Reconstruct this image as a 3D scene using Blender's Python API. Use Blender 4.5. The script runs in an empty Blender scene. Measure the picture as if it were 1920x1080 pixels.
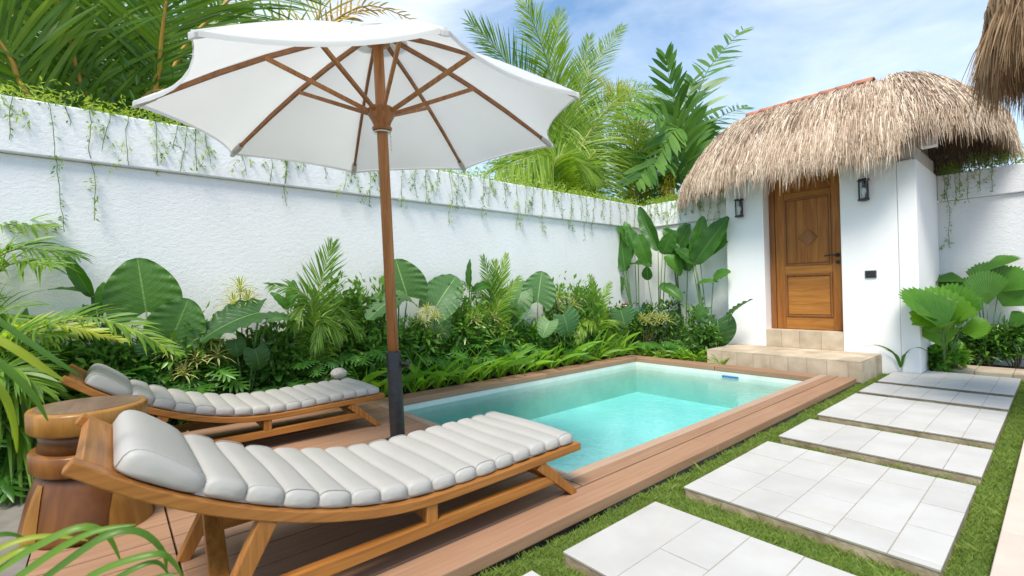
import bpy, math, random
import numpy as np
from mathutils import Vector, Matrix

R_ = math.radians
rng = random.Random(7)
scene = bpy.context.scene
col = scene.collection

# ------------------------------------------------------------------ camera
FPX = 883.43
YAW, PIT, ROLL = 0.864212712, 0.00779716830, -0.0215055946
CAM = Vector((0, 0, 1.0))
_f = Vector((-math.sin(YAW) * math.cos(PIT), math.cos(YAW) * math.cos(PIT), math.sin(PIT)))
_r0 = Vector((math.cos(YAW), math.sin(YAW), 0))
_u0 = _r0.cross(_f)
_c, _s = math.cos(ROLL), math.sin(ROLL)
_r = _c * _r0 + _s * _u0
_u = -_s * _r0 + _c * _u0
camd = bpy.data.cameras.new('camera')
camd.sensor_width = 36
camd.lens = FPX / 1920 * 36
camd.clip_start = 0.02
camd.clip_end = 3000
camd.dof.use_dof = True
camd.dof.focus_distance = 4.0
camd.dof.aperture_fstop = 3.2
cam = bpy.data.objects.new('camera', camd)
col.objects.link(cam)
cam.matrix_world = Matrix(((_r.x, _u.x, -_f.x, CAM.x), (_r.y, _u.y, -_f.y, CAM.y), (_r.z, _u.z, -_f.z, CAM.z), (0, 0, 0, 1)))
scene.camera = cam

# ------------------------------------------------------------------ world, sun, exposure
SUN_EL, SUN_AZ = R_(58), R_(150)      # azimuth of the direction the light comes from, measured from +Y towards +X
world = bpy.data.worlds.new('World')
scene.world = world
world.use_nodes = True
nt = world.node_tree
for n in list(nt.nodes):
    nt.nodes.remove(n)
out = nt.nodes.new('ShaderNodeOutputWorld')
bg = nt.nodes.new('ShaderNodeBackground')
bg.inputs['Strength'].default_value = 0.135
sky = nt.nodes.new('ShaderNodeTexSky')
sky.sky_type = 'NISHITA'
sky.sun_disc = False
sky.sun_elevation = SUN_EL
sky.sun_rotation = SUN_AZ
sky.air_density = 1.0
sky.dust_density = 0.0
sky.ozone_density = 0.8
tc = nt.nodes.new('ShaderNodeTexCoord')
mp = nt.nodes.new('ShaderNodeMapping')
mp.inputs['Scale'].default_value = (1.0, 1.0, 3.2)
mp.inputs['Rotation'].default_value = (0.15, 0.1, 0.6)
nz = nt.nodes.new('ShaderNodeTexNoise')
nz.inputs['Scale'].default_value = 1.7
nz.inputs['Detail'].default_value = 7
nz.inputs['Roughness'].default_value = 0.55
nz.inputs['Distortion'].default_value = 0.5
cr = nt.nodes.new('ShaderNodeValToRGB')
cr.color_ramp.elements[0].position = 0.36
cr.color_ramp.elements[0].color = (0.06, 0.06, 0.06, 1)
cr.color_ramp.elements[1].position = 0.68
cr.color_ramp.elements[1].color = (0.85, 0.85, 0.85, 1)
mx = nt.nodes.new('ShaderNodeMix')
mx.data_type = 'RGBA'
mx.inputs[7].default_value = (5.3, 5.75, 6.2, 1)
nt.links.new(tc.outputs['Generated'], mp.inputs['Vector'])
nt.links.new(mp.outputs['Vector'], nz.inputs['Vector'])
nt.links.new(nz.outputs['Fac'], cr.inputs['Fac'])
nt.links.new(cr.outputs['Color'], mx.inputs[0])
sm = nt.nodes.new('ShaderNodeMix')
sm.data_type = 'RGBA'
sm.blend_type = 'MULTIPLY'
sm.inputs[0].default_value = 1.0
sm.inputs[7].default_value = (0.82, 1.06, 1.14, 1)
nt.links.new(sky.outputs['Color'], sm.inputs[6])
nt.links.new(sm.outputs[2], mx.inputs[6])
nt.links.new(mx.outputs[2], bg.inputs['Color'])
nt.links.new(bg.outputs['Background'], out.inputs['Surface'])

sund = bpy.data.lights.new('sun', 'SUN')
sund.energy = 3.1
sund.angle = R_(20)
sund.color = (1.0, 0.935, 0.84)
sun = bpy.data.objects.new('sun', sund)
col.objects.link(sun)
_sd = Vector((math.sin(SUN_AZ) * math.cos(SUN_EL), math.cos(SUN_AZ) * math.cos(SUN_EL), math.sin(SUN_EL)))
sun.rotation_euler = _sd.to_track_quat('Z', 'Y').to_euler()
sun.location = _sd * 20

vs = scene.view_settings
vs.view_transform = 'Standard'
vs.look = 'None'
vs.gamma = 1
vs.use_curve_mapping = False
vs.exposure = 0.66
scene.cycles.use_denoising = True
scene.cycles.max_bounces = 8
scene.cycles.transparent_max_bounces = 12
scene.cycles.volume_bounces = 0

# ------------------------------------------------------------------ pixel helpers (photo pixel -> point on a known plane)
def ray(px, py):
    return _f + _r * ((px - 960) / FPX) - _u * ((py - 540) / FPX)
def at_x(px, py, X):
    d = ray(px, py); return CAM + d * (X / d.x)
def at_y(px, py, Y):
    d = ray(px, py); return CAM + d * (Y / d.y)
def at_z(px, py, Z):
    d = ray(px, py); return CAM + d * ((Z - 1.0) / d.z)
def at_d(px, py, D):
    return CAM + ray(px, py) * D

# ------------------------------------------------------------------ object helpers
def tag(o, label=None, cat=None, group=None, kind=None):
    if label: o['label'] = label
    if cat: o['category'] = cat
    if group: o['group'] = group
    if kind: o['kind'] = kind
    return o

def empty(name, loc):
    o = bpy.data.objects.new(name, None)
    o.empty_display_size = 0.1
    o.location = loc
    col.objects.link(o)
    return o

def wloc(o):
    v = Vector(o.location)
    while o.parent:
        o = o.parent
        v += Vector(o.location)
    return v

class MB:
    """collects geometry in world coordinates"""
    def __init__(s):
        s.v = []; s.f = []; s.uv = []
    def box(s, x0, x1, y0, y1, z0, z1):
        n = len(s.v)
        s.v += [(x0, y0, z0), (x1, y0, z0), (x1, y1, z0), (x0, y1, z0), (x0, y0, z1), (x1, y0, z1), (x1, y1, z1), (x0, y1, z1)]
        s.f += [(n, n+3, n+2, n+1), (n+4, n+5, n+6, n+7), (n, n+1, n+5, n+4), (n+1, n+2, n+6, n+5), (n+2, n+3, n+7, n+6), (n+3, n, n+4, n+7)]
        return s
    def beam(s, a, b, w, h, up=(0, 0, 1), w2=None, h2=None):
        a = Vector(a); b = Vector(b); d = (b - a).normalized(); up = Vector(up)
        sx = d.cross(up)
        if sx.length < 1e-5: sx = d.cross(Vector((1, 0, 0)))
        sx.normalize(); sy = sx.cross(d).normalized()
        n = len(s.v)
        for p, ww, hh in ((a, w, h), (b, w2 or w, h2 or h)):
            for i, j in ((-1, -1), (1, -1), (1, 1), (-1, 1)):
                s.v.append(tuple(p + sx * (i * ww / 2) + sy * (j * hh / 2)))
        s.f += [(n, n+3, n+2, n+1), (n+4, n+5, n+6, n+7)]
        for i in range(4):
            j = (i + 1) % 4
            s.f.append((n + i, n + j, n + 4 + j, n + 4 + i))
        return s
    def tube(s, pts, rad, sides=8, cap=True):
        pts = [Vector(p) for p in pts]
        if not isinstance(rad, (list, tuple)): rad = [rad] * len(pts)
        n0 = len(s.v); ref = None
        for i, p in enumerate(pts):
            d = (pts[min(i + 1, len(pts) - 1)] - pts[max(i - 1, 0)]).normalized()
            if ref is None:
                ref = d.cross(Vector((0, 0, 1)))
                if ref.length < 1e-3: ref = d.cross(Vector((1, 0, 0)))
            ref = (ref - d * ref.dot(d)).normalized()
            b = d.cross(ref)
            for k in range(sides):
                a = 2 * math.pi * k / sides
                s.v.append(tuple(p + (ref * math.cos(a) + b * math.sin(a)) * rad[i]))
        for i in range(len(pts) - 1):
            for k in range(sides):
                k2 = (k + 1) % sides
                a = n0 + i * sides
                s.f.append((a + k, a + k2, a + sides + k2, a + sides + k))
        if cap:
            s.f.append(tuple(n0 + k for k in reversed(range(sides))))
            e = n0 + (len(pts) - 1) * sides
            s.f.append(tuple(e + k for k in range(sides)))
        return s
    def lathe(s, c, prof, sides=32, wob=None, cap=True):
        n0 = len(s.v)
        for i, (r, z) in enumerate(prof):
            for k in range(sides):
                a = 2 * math.pi * k / sides
                q = r * (wob(a, z) if wob else 1)
                s.v.append((c[0] + q * math.cos(a), c[1] + q * math.sin(a), c[2] + z))
        for i in range(len(prof) - 1):
            for k in range(sides):
                k2 = (k + 1) % sides; a = n0 + i * sides
                s.f.append((a + k, a + k2, a + sides + k2, a + sides + k))
        if cap:
            s.f.append(tuple(n0 + k for k in reversed(range(sides))))
            e = n0 + (len(prof) - 1) * sides
            s.f.append(tuple(e + k for k in range(sides)))
        return s
    def grid(s, P, nu, nv, uv=None, loop=False):
        n = len(s.v)
        s.v += [tuple(p) for p in P]
        for i in range(nu - 1):
            for j in range(nv - (0 if loop else 1)):
                j2 = (j + 1) % nv
                s.f.append((n + i*nv + j, n + i*nv + j2, n + (i+1)*nv + j2, n + (i+1)*nv + j))
        return s
    def prism(s, outline, axis_vec):
        """outline: list of world points (planar), extruded by axis_vec"""
        n = len(s.v); m = len(outline); a = Vector(axis_vec)
        s.v += [tuple(p) for p in outline] + [tuple(Vector(p) + a) for p in outline]
        s.f.append(tuple(n + i for i in reversed(range(m))))
        s.f.append(tuple(n + m + i for i in range(m)))
        for i in range(m):
            j = (i + 1) % m
            s.f.append((n + i, n + j, n + m + j, n + m + i))
        return s
    def mesh(s, name, off=Vector((0, 0, 0))):
        me = bpy.data.meshes.new(name)
        me.from_pydata([(x - off[0], y - off[1], z - off[2]) for x, y, z in s.v], [], s.f)
        me.update()
        return me
    def build(s, name, m, parent=None, smooth=False, bevel=0, label=None, kind=None, loc=None):
        off = wloc(parent) if parent else (Vector(loc) if loc is not None else Vector((0, 0, 0)))
        me = s.mesh(name, off)
        me.materials.append(M[m] if isinstance(m, str) else m)
        if smooth:
            me.polygons.foreach_set('use_smooth', [True] * len(me.polygons))
        o = bpy.data.objects.new(name, me)
        col.objects.link(o)
        if parent: o.parent = parent
        elif loc is not None: o.location = loc
        if bevel:
            b = o.modifiers.new('bevel', 'BEVEL'); b.width = bevel; b.segments = 2; b.limit_method = 'ANGLE'; b.angle_limit = R_(40)
        tag(o, label, kind=kind)
        return o

def np_mesh(name, V, F, m, parent=None, attr=None, kind=None, smooth=False, uv=None):
    """V (n,3) world, F (m,k) quads or tris; one mesh object"""
    off = np.array(wloc(parent)) if parent else np.zeros(3)
    me = bpy.data.meshes.new(name)
    k = F.shape[1]
    me.vertices.add(len(V)); me.loops.add(F.size); me.polygons.add(len(F))
    me.vertices.foreach_set('co', (V - off).astype(np.float32).ravel())
    me.loops.foreach_set('vertex_index', F.astype(np.int32).ravel())
    me.polygons.foreach_set('loop_start', np.arange(0, F.size, k, dtype=np.int32))
    me.polygons.foreach_set('loop_total', np.full(len(F), k, dtype=np.int32))
    if smooth: me.polygons.foreach_set('use_smooth', np.ones(len(F), dtype=bool))
    if attr is not None:
        a = me.attributes.new('var', 'FLOAT', 'POINT'); a.data.foreach_set('value', attr.astype(np.float32))
    if uv is not None:
        l = me.uv_layers.new(name='UVMap'); l.data.foreach_set('uv', uv[F.ravel()].astype(np.float32).ravel())
    me.update(calc_edges=True); me.validate()
    me.materials.append(M[m] if isinstance(m, str) else m)
    o = bpy.data.objects.new(name, me)
    col.objects.link(o)
    if parent: o.parent = parent
    tag(o, kind=kind)
    return o

# ------------------------------------------------------------------ materials
M = {}
def N(nt, t, **kw):
    n = nt.nodes.new(t)
    for k, v in kw.items():
        setattr(n, k, v)
    return n
def base_mat(name):
    m = bpy.data.materials.new(name); m.use_nodes = True
    nt = m.node_tree; b = nt.nodes['Principled BSDF']; M[name] = m
    return m, nt, b
def ramp(nt, fac, stops):
    r = N(nt, 'ShaderNodeValToRGB')
    e = r.color_ramp.elements
    while len(e) < len(stops): e.new(0.5)
    for i, (p, c) in enumerate(stops):
        e[i].position = p; e[i].color = (*c, 1)
    nt.links.new(fac, r.inputs['Fac'])
    return r.outputs['Color']
def noise(nt, scale, detail=4, rough=0.5, vec=None, mapscale=None, coord='Object', dist=0.0):
    t = N(nt, 'ShaderNodeTexCoord'); v = t.outputs[coord]
    if vec is not None: v = vec
    if mapscale:
        mp = N(nt, 'ShaderNodeMapping'); mp.inputs['Scale'].default_value = mapscale
        nt.links.new(v, mp.inputs['Vector']); v = mp.outputs['Vector']
    n = N(nt, 'ShaderNodeTexNoise'); n.inputs['Scale'].default_value = scale; n.inputs['Detail'].default_value = detail
    n.inputs['Roughness'].default_value = rough; n.inputs['Distortion'].default_value = dist
    nt.links.new(v, n.inputs['Vector'])
    return n.outputs['Fac']
def bump(nt, b, h, strength, dist=0.01):
    n = N(nt, 'ShaderNodeBump'); n.inputs['Strength'].default_value = strength; n.inputs['Distance'].default_value = dist
    nt.links.new(h, n.inputs['Height']); nt.links.new(n.outputs['Normal'], b.inputs['Normal'])
def mixc(nt, fac, a, b_, mode='MIX'):
    m = N(nt, 'ShaderNodeMix', data_type='RGBA', blend_type=mode)
    for s, v in ((0, fac), (6, a), (7, b_)):
        if hasattr(v, 'links'): nt.links.new(v, m.inputs[s])
        else: m.inputs[s].default_value = v if s == 0 else (*v, 1)
    return m.outputs[2]
def objrand(nt):
    return N(nt, 'ShaderNodeObjectInfo').outputs['Random']
def math_(nt, op, a, b_=0.5):
    m = N(nt, 'ShaderNodeMath', operation=op)
    for i, v in ((0, a), (1, b_)):
        if hasattr(v, 'links'): nt.links.new(v, m.inputs[i])
        else: m.inputs[i].default_value = v
    return m.outputs[0]

def simple(name, c1, c2, scale, rough=0.6, bs=0.0, bscale=None, detail=5, spec=0.4, mapscale=None, vary=0.0, metallic=0, dist=0.01):
    m, nt, b = base_mat(name)
    f = noise(nt, scale, detail, mapscale=mapscale)
    c = ramp(nt, f, [(0.3, c1), (0.7, c2)])
    if vary:
        g = math_(nt, 'MULTIPLY_ADD', objrand(nt), vary); 
        nt.nodes[-1].inputs[2].default_value = 1 - vary / 2
        hsv = N(nt, 'ShaderNodeHueSaturation'); nt.links.new(c, hsv.inputs['Color']); nt.links.new(g, hsv.inputs['Value']); c = hsv.outputs['Color']
    nt.links.new(c, b.inputs['Base Color'])
    b.inputs['Roughness'].default_value = rough
    b.inputs['Specular IOR Level'].default_value = spec
    b.inputs['Metallic'].default_value = metallic
    if bs:
        bump(nt, b, noise(nt, bscale or scale, 6, mapscale=mapscale), bs, dist)
    return m

# stucco
def stucco(name, c1, c2, fine=0.55):
    m, nt, b = base_mat(name)
    big = noise(nt, 1.3, 5, 0.6)
    c = ramp(nt, big, [(0.3, c1), (0.72, c2)])
    streak = noise(nt, 3.0, 4, 0.6, mapscale=(5, 5, 0.35))
    st = ramp(nt, streak, [(0.60, (0, 0, 0)), (0.82, (0.16, 0.16, 0.16))])
    c = mixc(nt, st, c, (0.60, 0.61, 0.60))
    nt.links.new(c, b.inputs['Base Color'])
    b.inputs['Roughness'].default_value = 0.85
    b.inputs['Specular IOR Level'].default_value = 0.2
    h = math_(nt, 'ADD', noise(nt, 85, 6, 0.6, mapscale=(0.7, 0.7, 1.2)), noise(nt, 30, 3, 0.5, mapscale=(0.7, 0.7, 1.1)))
    bump(nt, b, h, fine, 0.007)
stucco('wall_stucco', (0.82, 0.815, 0.80), (0.86, 0.855, 0.84), 0.42)
stucco('smooth_render', (0.83, 0.825, 0.815), (0.86, 0.855, 0.845), 0.08)
stucco('grey_stucco', (0.66, 0.67, 0.68), (0.74, 0.75, 0.76), 0.7)

def wood(name, dark, mid, light, ms, rough=0.5, vary=0.25, bs=0.12):
    m, nt, b = base_mat(name)
    oi = N(nt, 'ShaderNodeObjectInfo')
    t = N(nt, 'ShaderNodeTexCoord')
    va = N(nt, 'ShaderNodeVectorMath', operation='MULTIPLY_ADD')
    cx = N(nt, 'ShaderNodeCombineXYZ')
    for i in range(3): nt.links.new(oi.outputs['Random'], cx.inputs[i])
    nt.links.new(cx.outputs[0], va.inputs[0]); va.inputs[1].default_value = (7.3, 11.1, 5.7); nt.links.new(t.outputs['Object'], va.inputs[2])
    g = noise(nt, 1.0, 6, 0.6, vec=va.outputs[0], mapscale=ms, dist=0.6)
    c = ramp(nt, g, [(0.28, dark), (0.5, mid), (0.74, light)])
    big = noise(nt, 2.5, 3, vec=va.outputs[0])
    c = mixc(nt, ramp(nt, big, [(0.35, (0, 0, 0)), (0.75, (0.45, 0.45, 0.45))]), c, dark)
    if vary:
        mr = N(nt, 'ShaderNodeMapRange'); mr.inputs[3].default_value = 1 - vary / 2; mr.inputs[4].default_value = 1 + vary / 2
        nt.links.new(oi.outputs['Random'], mr.inputs[0])
        hsv = N(nt, 'ShaderNodeHueSaturation'); nt.links.new(c, hsv.inputs['Color']); nt.links.new(mr.outputs[0], hsv.inputs['Value']); c = hsv.outputs['Color']
    nt.links.new(c, b.inputs['Base Color'])
    b.inputs['Roughness'].default_value = rough
    b.inputs['Specular IOR Level'].default_value = 0.35
    bump(nt, b, g, bs, 0.004)
T = ((0.215, 0.077, 0.015), (0.35, 0.137, 0.027), (0.46, 0.21, 0.052))
wood('teak_along', *T, (55, 2.2, 55), 0.42)
wood('teak_across', *T, (2.2, 55, 55), 0.42)
wood('teak_up', *T, (50, 50, 2.5), 0.42)
U = ((0.235, 0.095, 0.032), (0.37, 0.162, 0.057), (0.47, 0.23, 0.088))
wood('umbrella_wood', *U, (45, 45, 3), 0.45)
wood('rib_wood', (0.20, 0.085, 0.034), (0.30, 0.138, 0.057), (0.37, 0.185, 0.083), (20, 20, 20), 0.5)
D = ((0.28, 0.150, 0.084), (0.345, 0.195, 0.113), (0.40, 0.236, 0.145))
wood('deck_along', *D, (60, 1.6, 60), 0.62, 0.14, 0.2)
wood('deck_across', *D, (1.6, 60, 60), 0.62, 0.14, 0.2)
wood('coping_along', (0.36, 0.24, 0.16), (0.42, 0.285, 0.20), (0.47, 0.325, 0.235), (60, 1.6, 60), 0.62, 0.10, 0.15)
wood('coping_across', (0.36, 0.24, 0.16), (0.42, 0.285, 0.20), (0.47, 0.325, 0.235), (1.6, 60, 60), 0.62, 0.10, 0.15)
DR = ((0.21, 0.068, 0.011), (0.35, 0.128, 0.021), (0.46, 0.195, 0.038))
wood('door_up', *DR, (24, 24, 1.6), 0.5, 0.2, 0.1)
wood('door_across', (0.26, 0.095, 0.016), (0.40, 0.16, 0.028), (0.52, 0.235, 0.05), (1.6, 24, 24), 0.5, 0.2, 0.1)
wood('door_frame_wood', (0.17, 0.065, 0.018), (0.26, 0.10, 0.028), (0.34, 0.145, 0.045), (24, 24, 1.6), 0.5, 0.2, 0.1)
wood('stump_wood', (0.065, 0.022, 0.007), (0.15, 0.052, 0.013), (0.28, 0.115, 0.028), (5, 5, 3), 0.35, 0, 0.1)
wood('stump_sap', (0.19, 0.075, 0.013), (0.31, 0.14, 0.026), (0.40, 0.205, 0.046), (14, 14, 2), 0.35, 0, 0.1)
wood('stump_collar', (0.12, 0.04, 0.009), (0.21, 0.08, 0.016), (0.30, 0.13, 0.03), (14, 14, 2), 0.35, 0, 0.1)
wood('stump_top', (0.15, 0.085, 0.055), (0.20, 0.12, 0.08), (0.26, 0.165, 0.115), (4, 14, 4), 0.25, 0, 0.05)

simple('soil', (0.03, 0.022, 0.015), (0.07, 0.05, 0.035), 14, 0.95, 0.6, 40)
simple('lawn_soil', (0.07, 0.11, 0.02), (0.13, 0.19, 0.035), 30, 0.95, 0.6, 60)
simple('concrete', (0.17, 0.15, 0.125), (0.25, 0.225, 0.19), 9, 0.85, 0.15, 60)
simple('slab_tile', (0.455, 0.44, 0.41), (0.53, 0.515, 0.485), 5, 0.62, 0.06, 90, vary=0.07)
_m = M['slab_tile']; _nt = _m.node_tree; _b = _nt.nodes['Principled BSDF']; _l = _b.inputs['Base Color'].links[0].from_socket
_stn = noise(_nt, 2.6, 7, 0.65, dist=0.8); _sf = ramp(_nt, _stn, [(0.50, (0, 0, 0)), (0.72, (0.55, 0.55, 0.55))])
_nt.links.new(mixc(_nt, _sf, _l, (0.46, 0.42, 0.36)), _b.inputs['Base Color'])
simple('slab_side', (0.20, 0.145, 0.085), (0.42, 0.34, 0.23), 12, 0.9, 0.5, 50)
simple('grout', (0.27, 0.235, 0.19), (0.38, 0.34, 0.28), 25, 0.9)
simple('terrace_stone', (0.57, 0.45, 0.37), (0.65, 0.53, 0.44), 6, 0.7, 0.08, 60, vary=0.08)
simple('step_tile', (0.40, 0.31, 0.21), (0.60, 0.50, 0.37), 5, 0.7, 0.12, 40, vary=0.30)
simple('cushion', (0.375, 0.358, 0.325), (0.41, 0.392, 0.358), 3, 0.56, 0.12, 220, spec=0.35, dist=0.002)
simple('cushion_piping', (0.36, 0.35, 0.33), (0.40, 0.39, 0.37), 20, 0.6)
simple('black_metal', (0.012, 0.012, 0.013), (0.025, 0.025, 0.027), 30, 0.42, spec=0.5)
simple('grey_plate', (0.06, 0.065, 0.07), (0.075, 0.08, 0.085), 30, 0.4)
simple('steel', (0.6, 0.6, 0.6), (0.7, 0.7, 0.7), 30, 0.3, metallic=1)
simple('terracotta', (0.36, 0.13, 0.07), (0.52, 0.22, 0.12), 12, 0.8, 0.2, 50, vary=0.2)
simple('stone', (0.34, 0.29, 0.24), (0.58, 0.52, 0.45), 55, 0.75, 0.25, 90)
simple('hose_green', (0.0, 0.10, 0.075), (0.01, 0.17, 0.12), 20, 0.4)
simple('red_plastic', (0.42, 0.03, 0.02), (0.5, 0.05, 0.03), 20, 0.5)
simple('blue_plastic', (0.02, 0.13, 0.30), (0.03, 0.18, 0.38), 20, 0.5)
simple('thatch_core', (0.10, 0.065, 0.04), (0.22, 0.15, 0.095), 20, 0.95, 0.8, 60)
simple('plaster_grey_brown', (0.5, 0.47, 0.43), (0.56, 0.53, 0.49), 5, 0.9)  # grey-brown plaster of the beam on the side wall
simple('bulb_glass', (0.85, 0.85, 0.8), (0.9, 0.9, 0.85), 5, 0.2)

# pool
def pool_mat():
    m, nt, b = base_mat('pool_plaster')
    f = noise(nt, 3.0, 5, 0.6); c = ramp(nt, f, [(0.3, (0.55, 0.60, 0.54)), (0.7, (0.68, 0.71, 0.64))])
    s = noise(nt, 4, 4, 0.6, mapscale=(3, 3, 0.4)); c = mixc(nt, ramp(nt, s, [(0.55, (0, 0, 0)), (0.8, (0.5, 0.5, 0.5))]), c, (0.72, 0.74, 0.68))
    nt.links.new(c, b.inputs['Base Color']); b.inputs['Roughness'].default_value = 0.7
    m, nt, b = base_mat('pool_floor')
    f = noise(nt, 2.2, 5, 0.6); c = ramp(nt, f, [(0.3, (0.62, 0.74, 0.72)), (0.7, (0.76, 0.84, 0.82))])
    nt.links.new(c, b.inputs['Base Color']); b.inputs['Roughness'].default_value = 0.7
    m = bpy.data.materials.new('pool_water'); m.use_nodes = True; M['pool_water'] = m
    nt = m.node_tree; nt.nodes.remove(nt.nodes['Principled BSDF']); o = nt.nodes['Material Output']
    tr = N(nt, 'ShaderNodeBsdfTransparent'); tr.inputs['Color'].default_value = (0.97, 0.99, 0.985, 1)
    gl = N(nt, 'ShaderNodeBsdfGlossy'); gl.inputs['Roughness'].default_value = 0.02
    fr = N(nt, 'ShaderNodeFresnel'); fr.inputs['IOR'].default_value = 1.33
    h = math_(nt, 'ADD', noise(nt, 5.5, 3, 0.5, dist=0.8), noise(nt, 17, 2, 0.5, dist=0.5))
    bp = N(nt, 'ShaderNodeBump'); bp.inputs['Strength'].default_value = 0.25; bp.inputs['Distance'].default_value = 0.012
    nt.links.new(h, bp.inputs['Height'])
    for n in (gl, fr): nt.links.new(bp.outputs['Normal'], n.inputs['Normal'])
    ms = N(nt, 'ShaderNodeMixShader')
    nt.links.new(fr.outputs[0], ms.inputs[0]); nt.links.new(tr.outputs[0], ms.inputs[1]); nt.links.new(gl.outputs[0], ms.inputs[2])
    nt.links.new(ms.outputs[0], o.inputs['Surface'])
    va = N(nt, 'ShaderNodeVolumeAbsorption'); va.inputs['Color'].default_value = (0.14, 0.85, 0.86, 1); va.inputs['Density'].default_value = 0.66
    nt.links.new(va.outputs[0], o.inputs['Volume'])
pool_mat()

def glass_mat():
    m, nt, b = base_mat('lamp_glass')
    nt.nodes.remove(b); o = nt.nodes['Material Output']
    tr = N(nt, 'ShaderNodeBsdfTransparent'); tr.inputs['Color'].default_value = (0.82, 0.84, 0.85, 1)
    gl = N(nt, 'ShaderNodeBsdfGlossy'); gl.inputs['Roughness'].default_value = 0.03
    fr = N(nt, 'ShaderNodeFresnel'); fr.inputs['IOR'].default_value = 1.45
    ms = N(nt, 'ShaderNodeMixShader')
    nt.links.new(fr.outputs[0], ms.inputs[0]); nt.links.new(tr.outputs[0], ms.inputs[1]); nt.links.new(gl.outputs[0], ms.inputs[2])
    nt.links.new(ms.outputs[0], o.inputs['Surface'])
glass_mat()

def canvas_mat():
    m, nt, b = base_mat('canvas')
    f = noise(nt, 2.0, 4); c = ramp(nt, f, [(0.3, (0.74, 0.735, 0.71)), (0.7, (0.79, 0.785, 0.765))])
    nt.links.new(c, b.inputs['Base Color']); b.inputs['Roughness'].default_value = 0.9; b.inputs['Specular IOR Level'].default_value = 0.1
    bump(nt, b, noise(nt, 6, 3), 0.15, 0.01)
    tl = N(nt, 'ShaderNodeBsdfTranslucent'); nt.links.new(c, tl.inputs['Color'])
    ms = N(nt, 'ShaderNodeMixShader'); ms.inputs[0].default_value = 0.42
    nt.links.new(b.outputs[0], ms.inputs[1]); nt.links.new(tl.outputs[0], ms.inputs[2]); nt.links.new(ms.outputs[0], nt.nodes['Material Output'].inputs['Surface'])
canvas_mat()

# foliage: colour from object random + per-vertex 'var' + noise, with light passing through the blade
def foliage(name, c_dark, c_mid, c_light, trans=0.32, rough=0.42, vein=None, stripes=None, use_var=True, spec=0.45, lum=1.0):
    m, nt, b = base_mat(name)
    a = N(nt, 'ShaderNodeAttribute', attribute_name='var').outputs['Fac']
    r = objrand(nt)
    n1 = noise(nt, 4.0, 3)
    s = math_(nt, 'ADD', math_(nt, 'MULTIPLY', r, 0.42), math_(nt, 'MULTIPLY', n1, 0.36))
    s = math_(nt, 'ADD', s, math_(nt, 'MULTIPLY', a, 0.45 if use_var else 0.0))
    c = ramp(nt, s, [(0.18, c_dark), (0.5, c_mid), (0.88, c_light)])
    uvn = N(nt, 'ShaderNodeUVMap'); sep = N(nt, 'ShaderNodeSeparateXYZ'); nt.links.new(uvn.outputs[0], sep.inputs[0])
    if vein:
        av = math_(nt, 'ABSOLUTE', math_(nt, 'SUBTRACT', sep.outputs[1], 0.5))
        mid = math_(nt, 'LESS_THAN', av, 0.013)
        ph = math_(nt, 'SUBTRACT', math_(nt, 'MULTIPLY', sep.outputs[0], vein[0]), math_(nt, 'MULTIPLY', av, vein[1]))
        w = math_(nt, 'POWER', math_(nt, 'ABSOLUTE', math_(nt, 'COSINE', math_(nt, 'MULTIPLY', ph, math.pi))), 26)
        v = math_(nt, 'MINIMUM', math_(nt, 'ADD', mid, math_(nt, 'MULTIPLY', w, 0.10)), 1.0)
        c = mixc(nt, v, c, vein[2])
        bump(nt, b, math_(nt, 'ADD', w, noise(nt, 30, 3)), 0.3, 0.005)
    if stripes:
        av = math_(nt, 'ABSOLUTE', math_(nt, 'SUBTRACT', sep.outputs[1], 0.5))
        e = math_(nt, 'GREATER_THAN', av, 0.22)
        c = mixc(nt, e, c, stripes)
    nt.links.new(c, b.inputs['Base Color'])
    b.inputs['Roughness'].default_value = rough; b.inputs['Specular IOR Level'].default_value = spec
    tl = N(nt, 'ShaderNodeBsdfTranslucent')
    tc_ = mixc(nt, 1.0, c, (1.5, 1.5, 0.5), 'MULTIPLY')
    nt.links.new(tc_, tl.inputs['Color'])
    ms = N(nt, 'ShaderNodeMixShader'); ms.inputs[0].default_value = trans
    nt.links.new(b.outputs[0], ms.inputs[1]); nt.links.new(tl.outputs[0], ms.inputs[2]); nt.links.new(ms.outputs[0], nt.nodes['Material Output'].inputs['Surface'])
foliage('leaf_elephant', (0.035, 0.105, 0.025), (0.065, 0.17, 0.035), (0.13, 0.26, 0.05), 0.35, 0.38, vein=(9, 9, (0.18, 0.32, 0.10)))
foliage('leaf_elephant_pale', (0.085, 0.19, 0.065), (0.13, 0.25, 0.085), (0.21, 0.35, 0.11), 0.32, 0.45, vein=(9, 9, (0.30, 0.44, 0.19)))
foliage('leaf_paddle', (0.035, 0.115, 0.018), (0.07, 0.20, 0.028), (0.15, 0.32, 0.04), 0.4, 0.36, vein=(14, 5, (0.15, 0.30, 0.08)))
foliage('leaf_fan', (0.08, 0.22, 0.02), (0.15, 0.33, 0.035), (0.24, 0.43, 0.05), 0.4, 0.3)
foliage('leaf_fan_dark', (0.045, 0.14, 0.02), (0.08, 0.21, 0.03), (0.14, 0.30, 0.04), 0.32, 0.3)
foliage('leaf_palm', (0.065, 0.16, 0.02), (0.14, 0.28, 0.03), (0.30, 0.44, 0.055), 0.45, 0.4)
foliage('leaf_palm_yellow', (0.18, 0.27, 0.025), (0.36, 0.44, 0.04), (0.56, 0.55, 0.07), 0.45, 0.4)
foliage('leaf_coconut', (0.065, 0.16, 0.014), (0.15, 0.29, 0.026), (0.34, 0.46, 0.06), 0.5, 0.35)
foliage('leaf_dry', (0.25, 0.15, 0.03), (0.45, 0.30, 0.05), (0.60, 0.42, 0.06), 0.4, 0.5)
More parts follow.
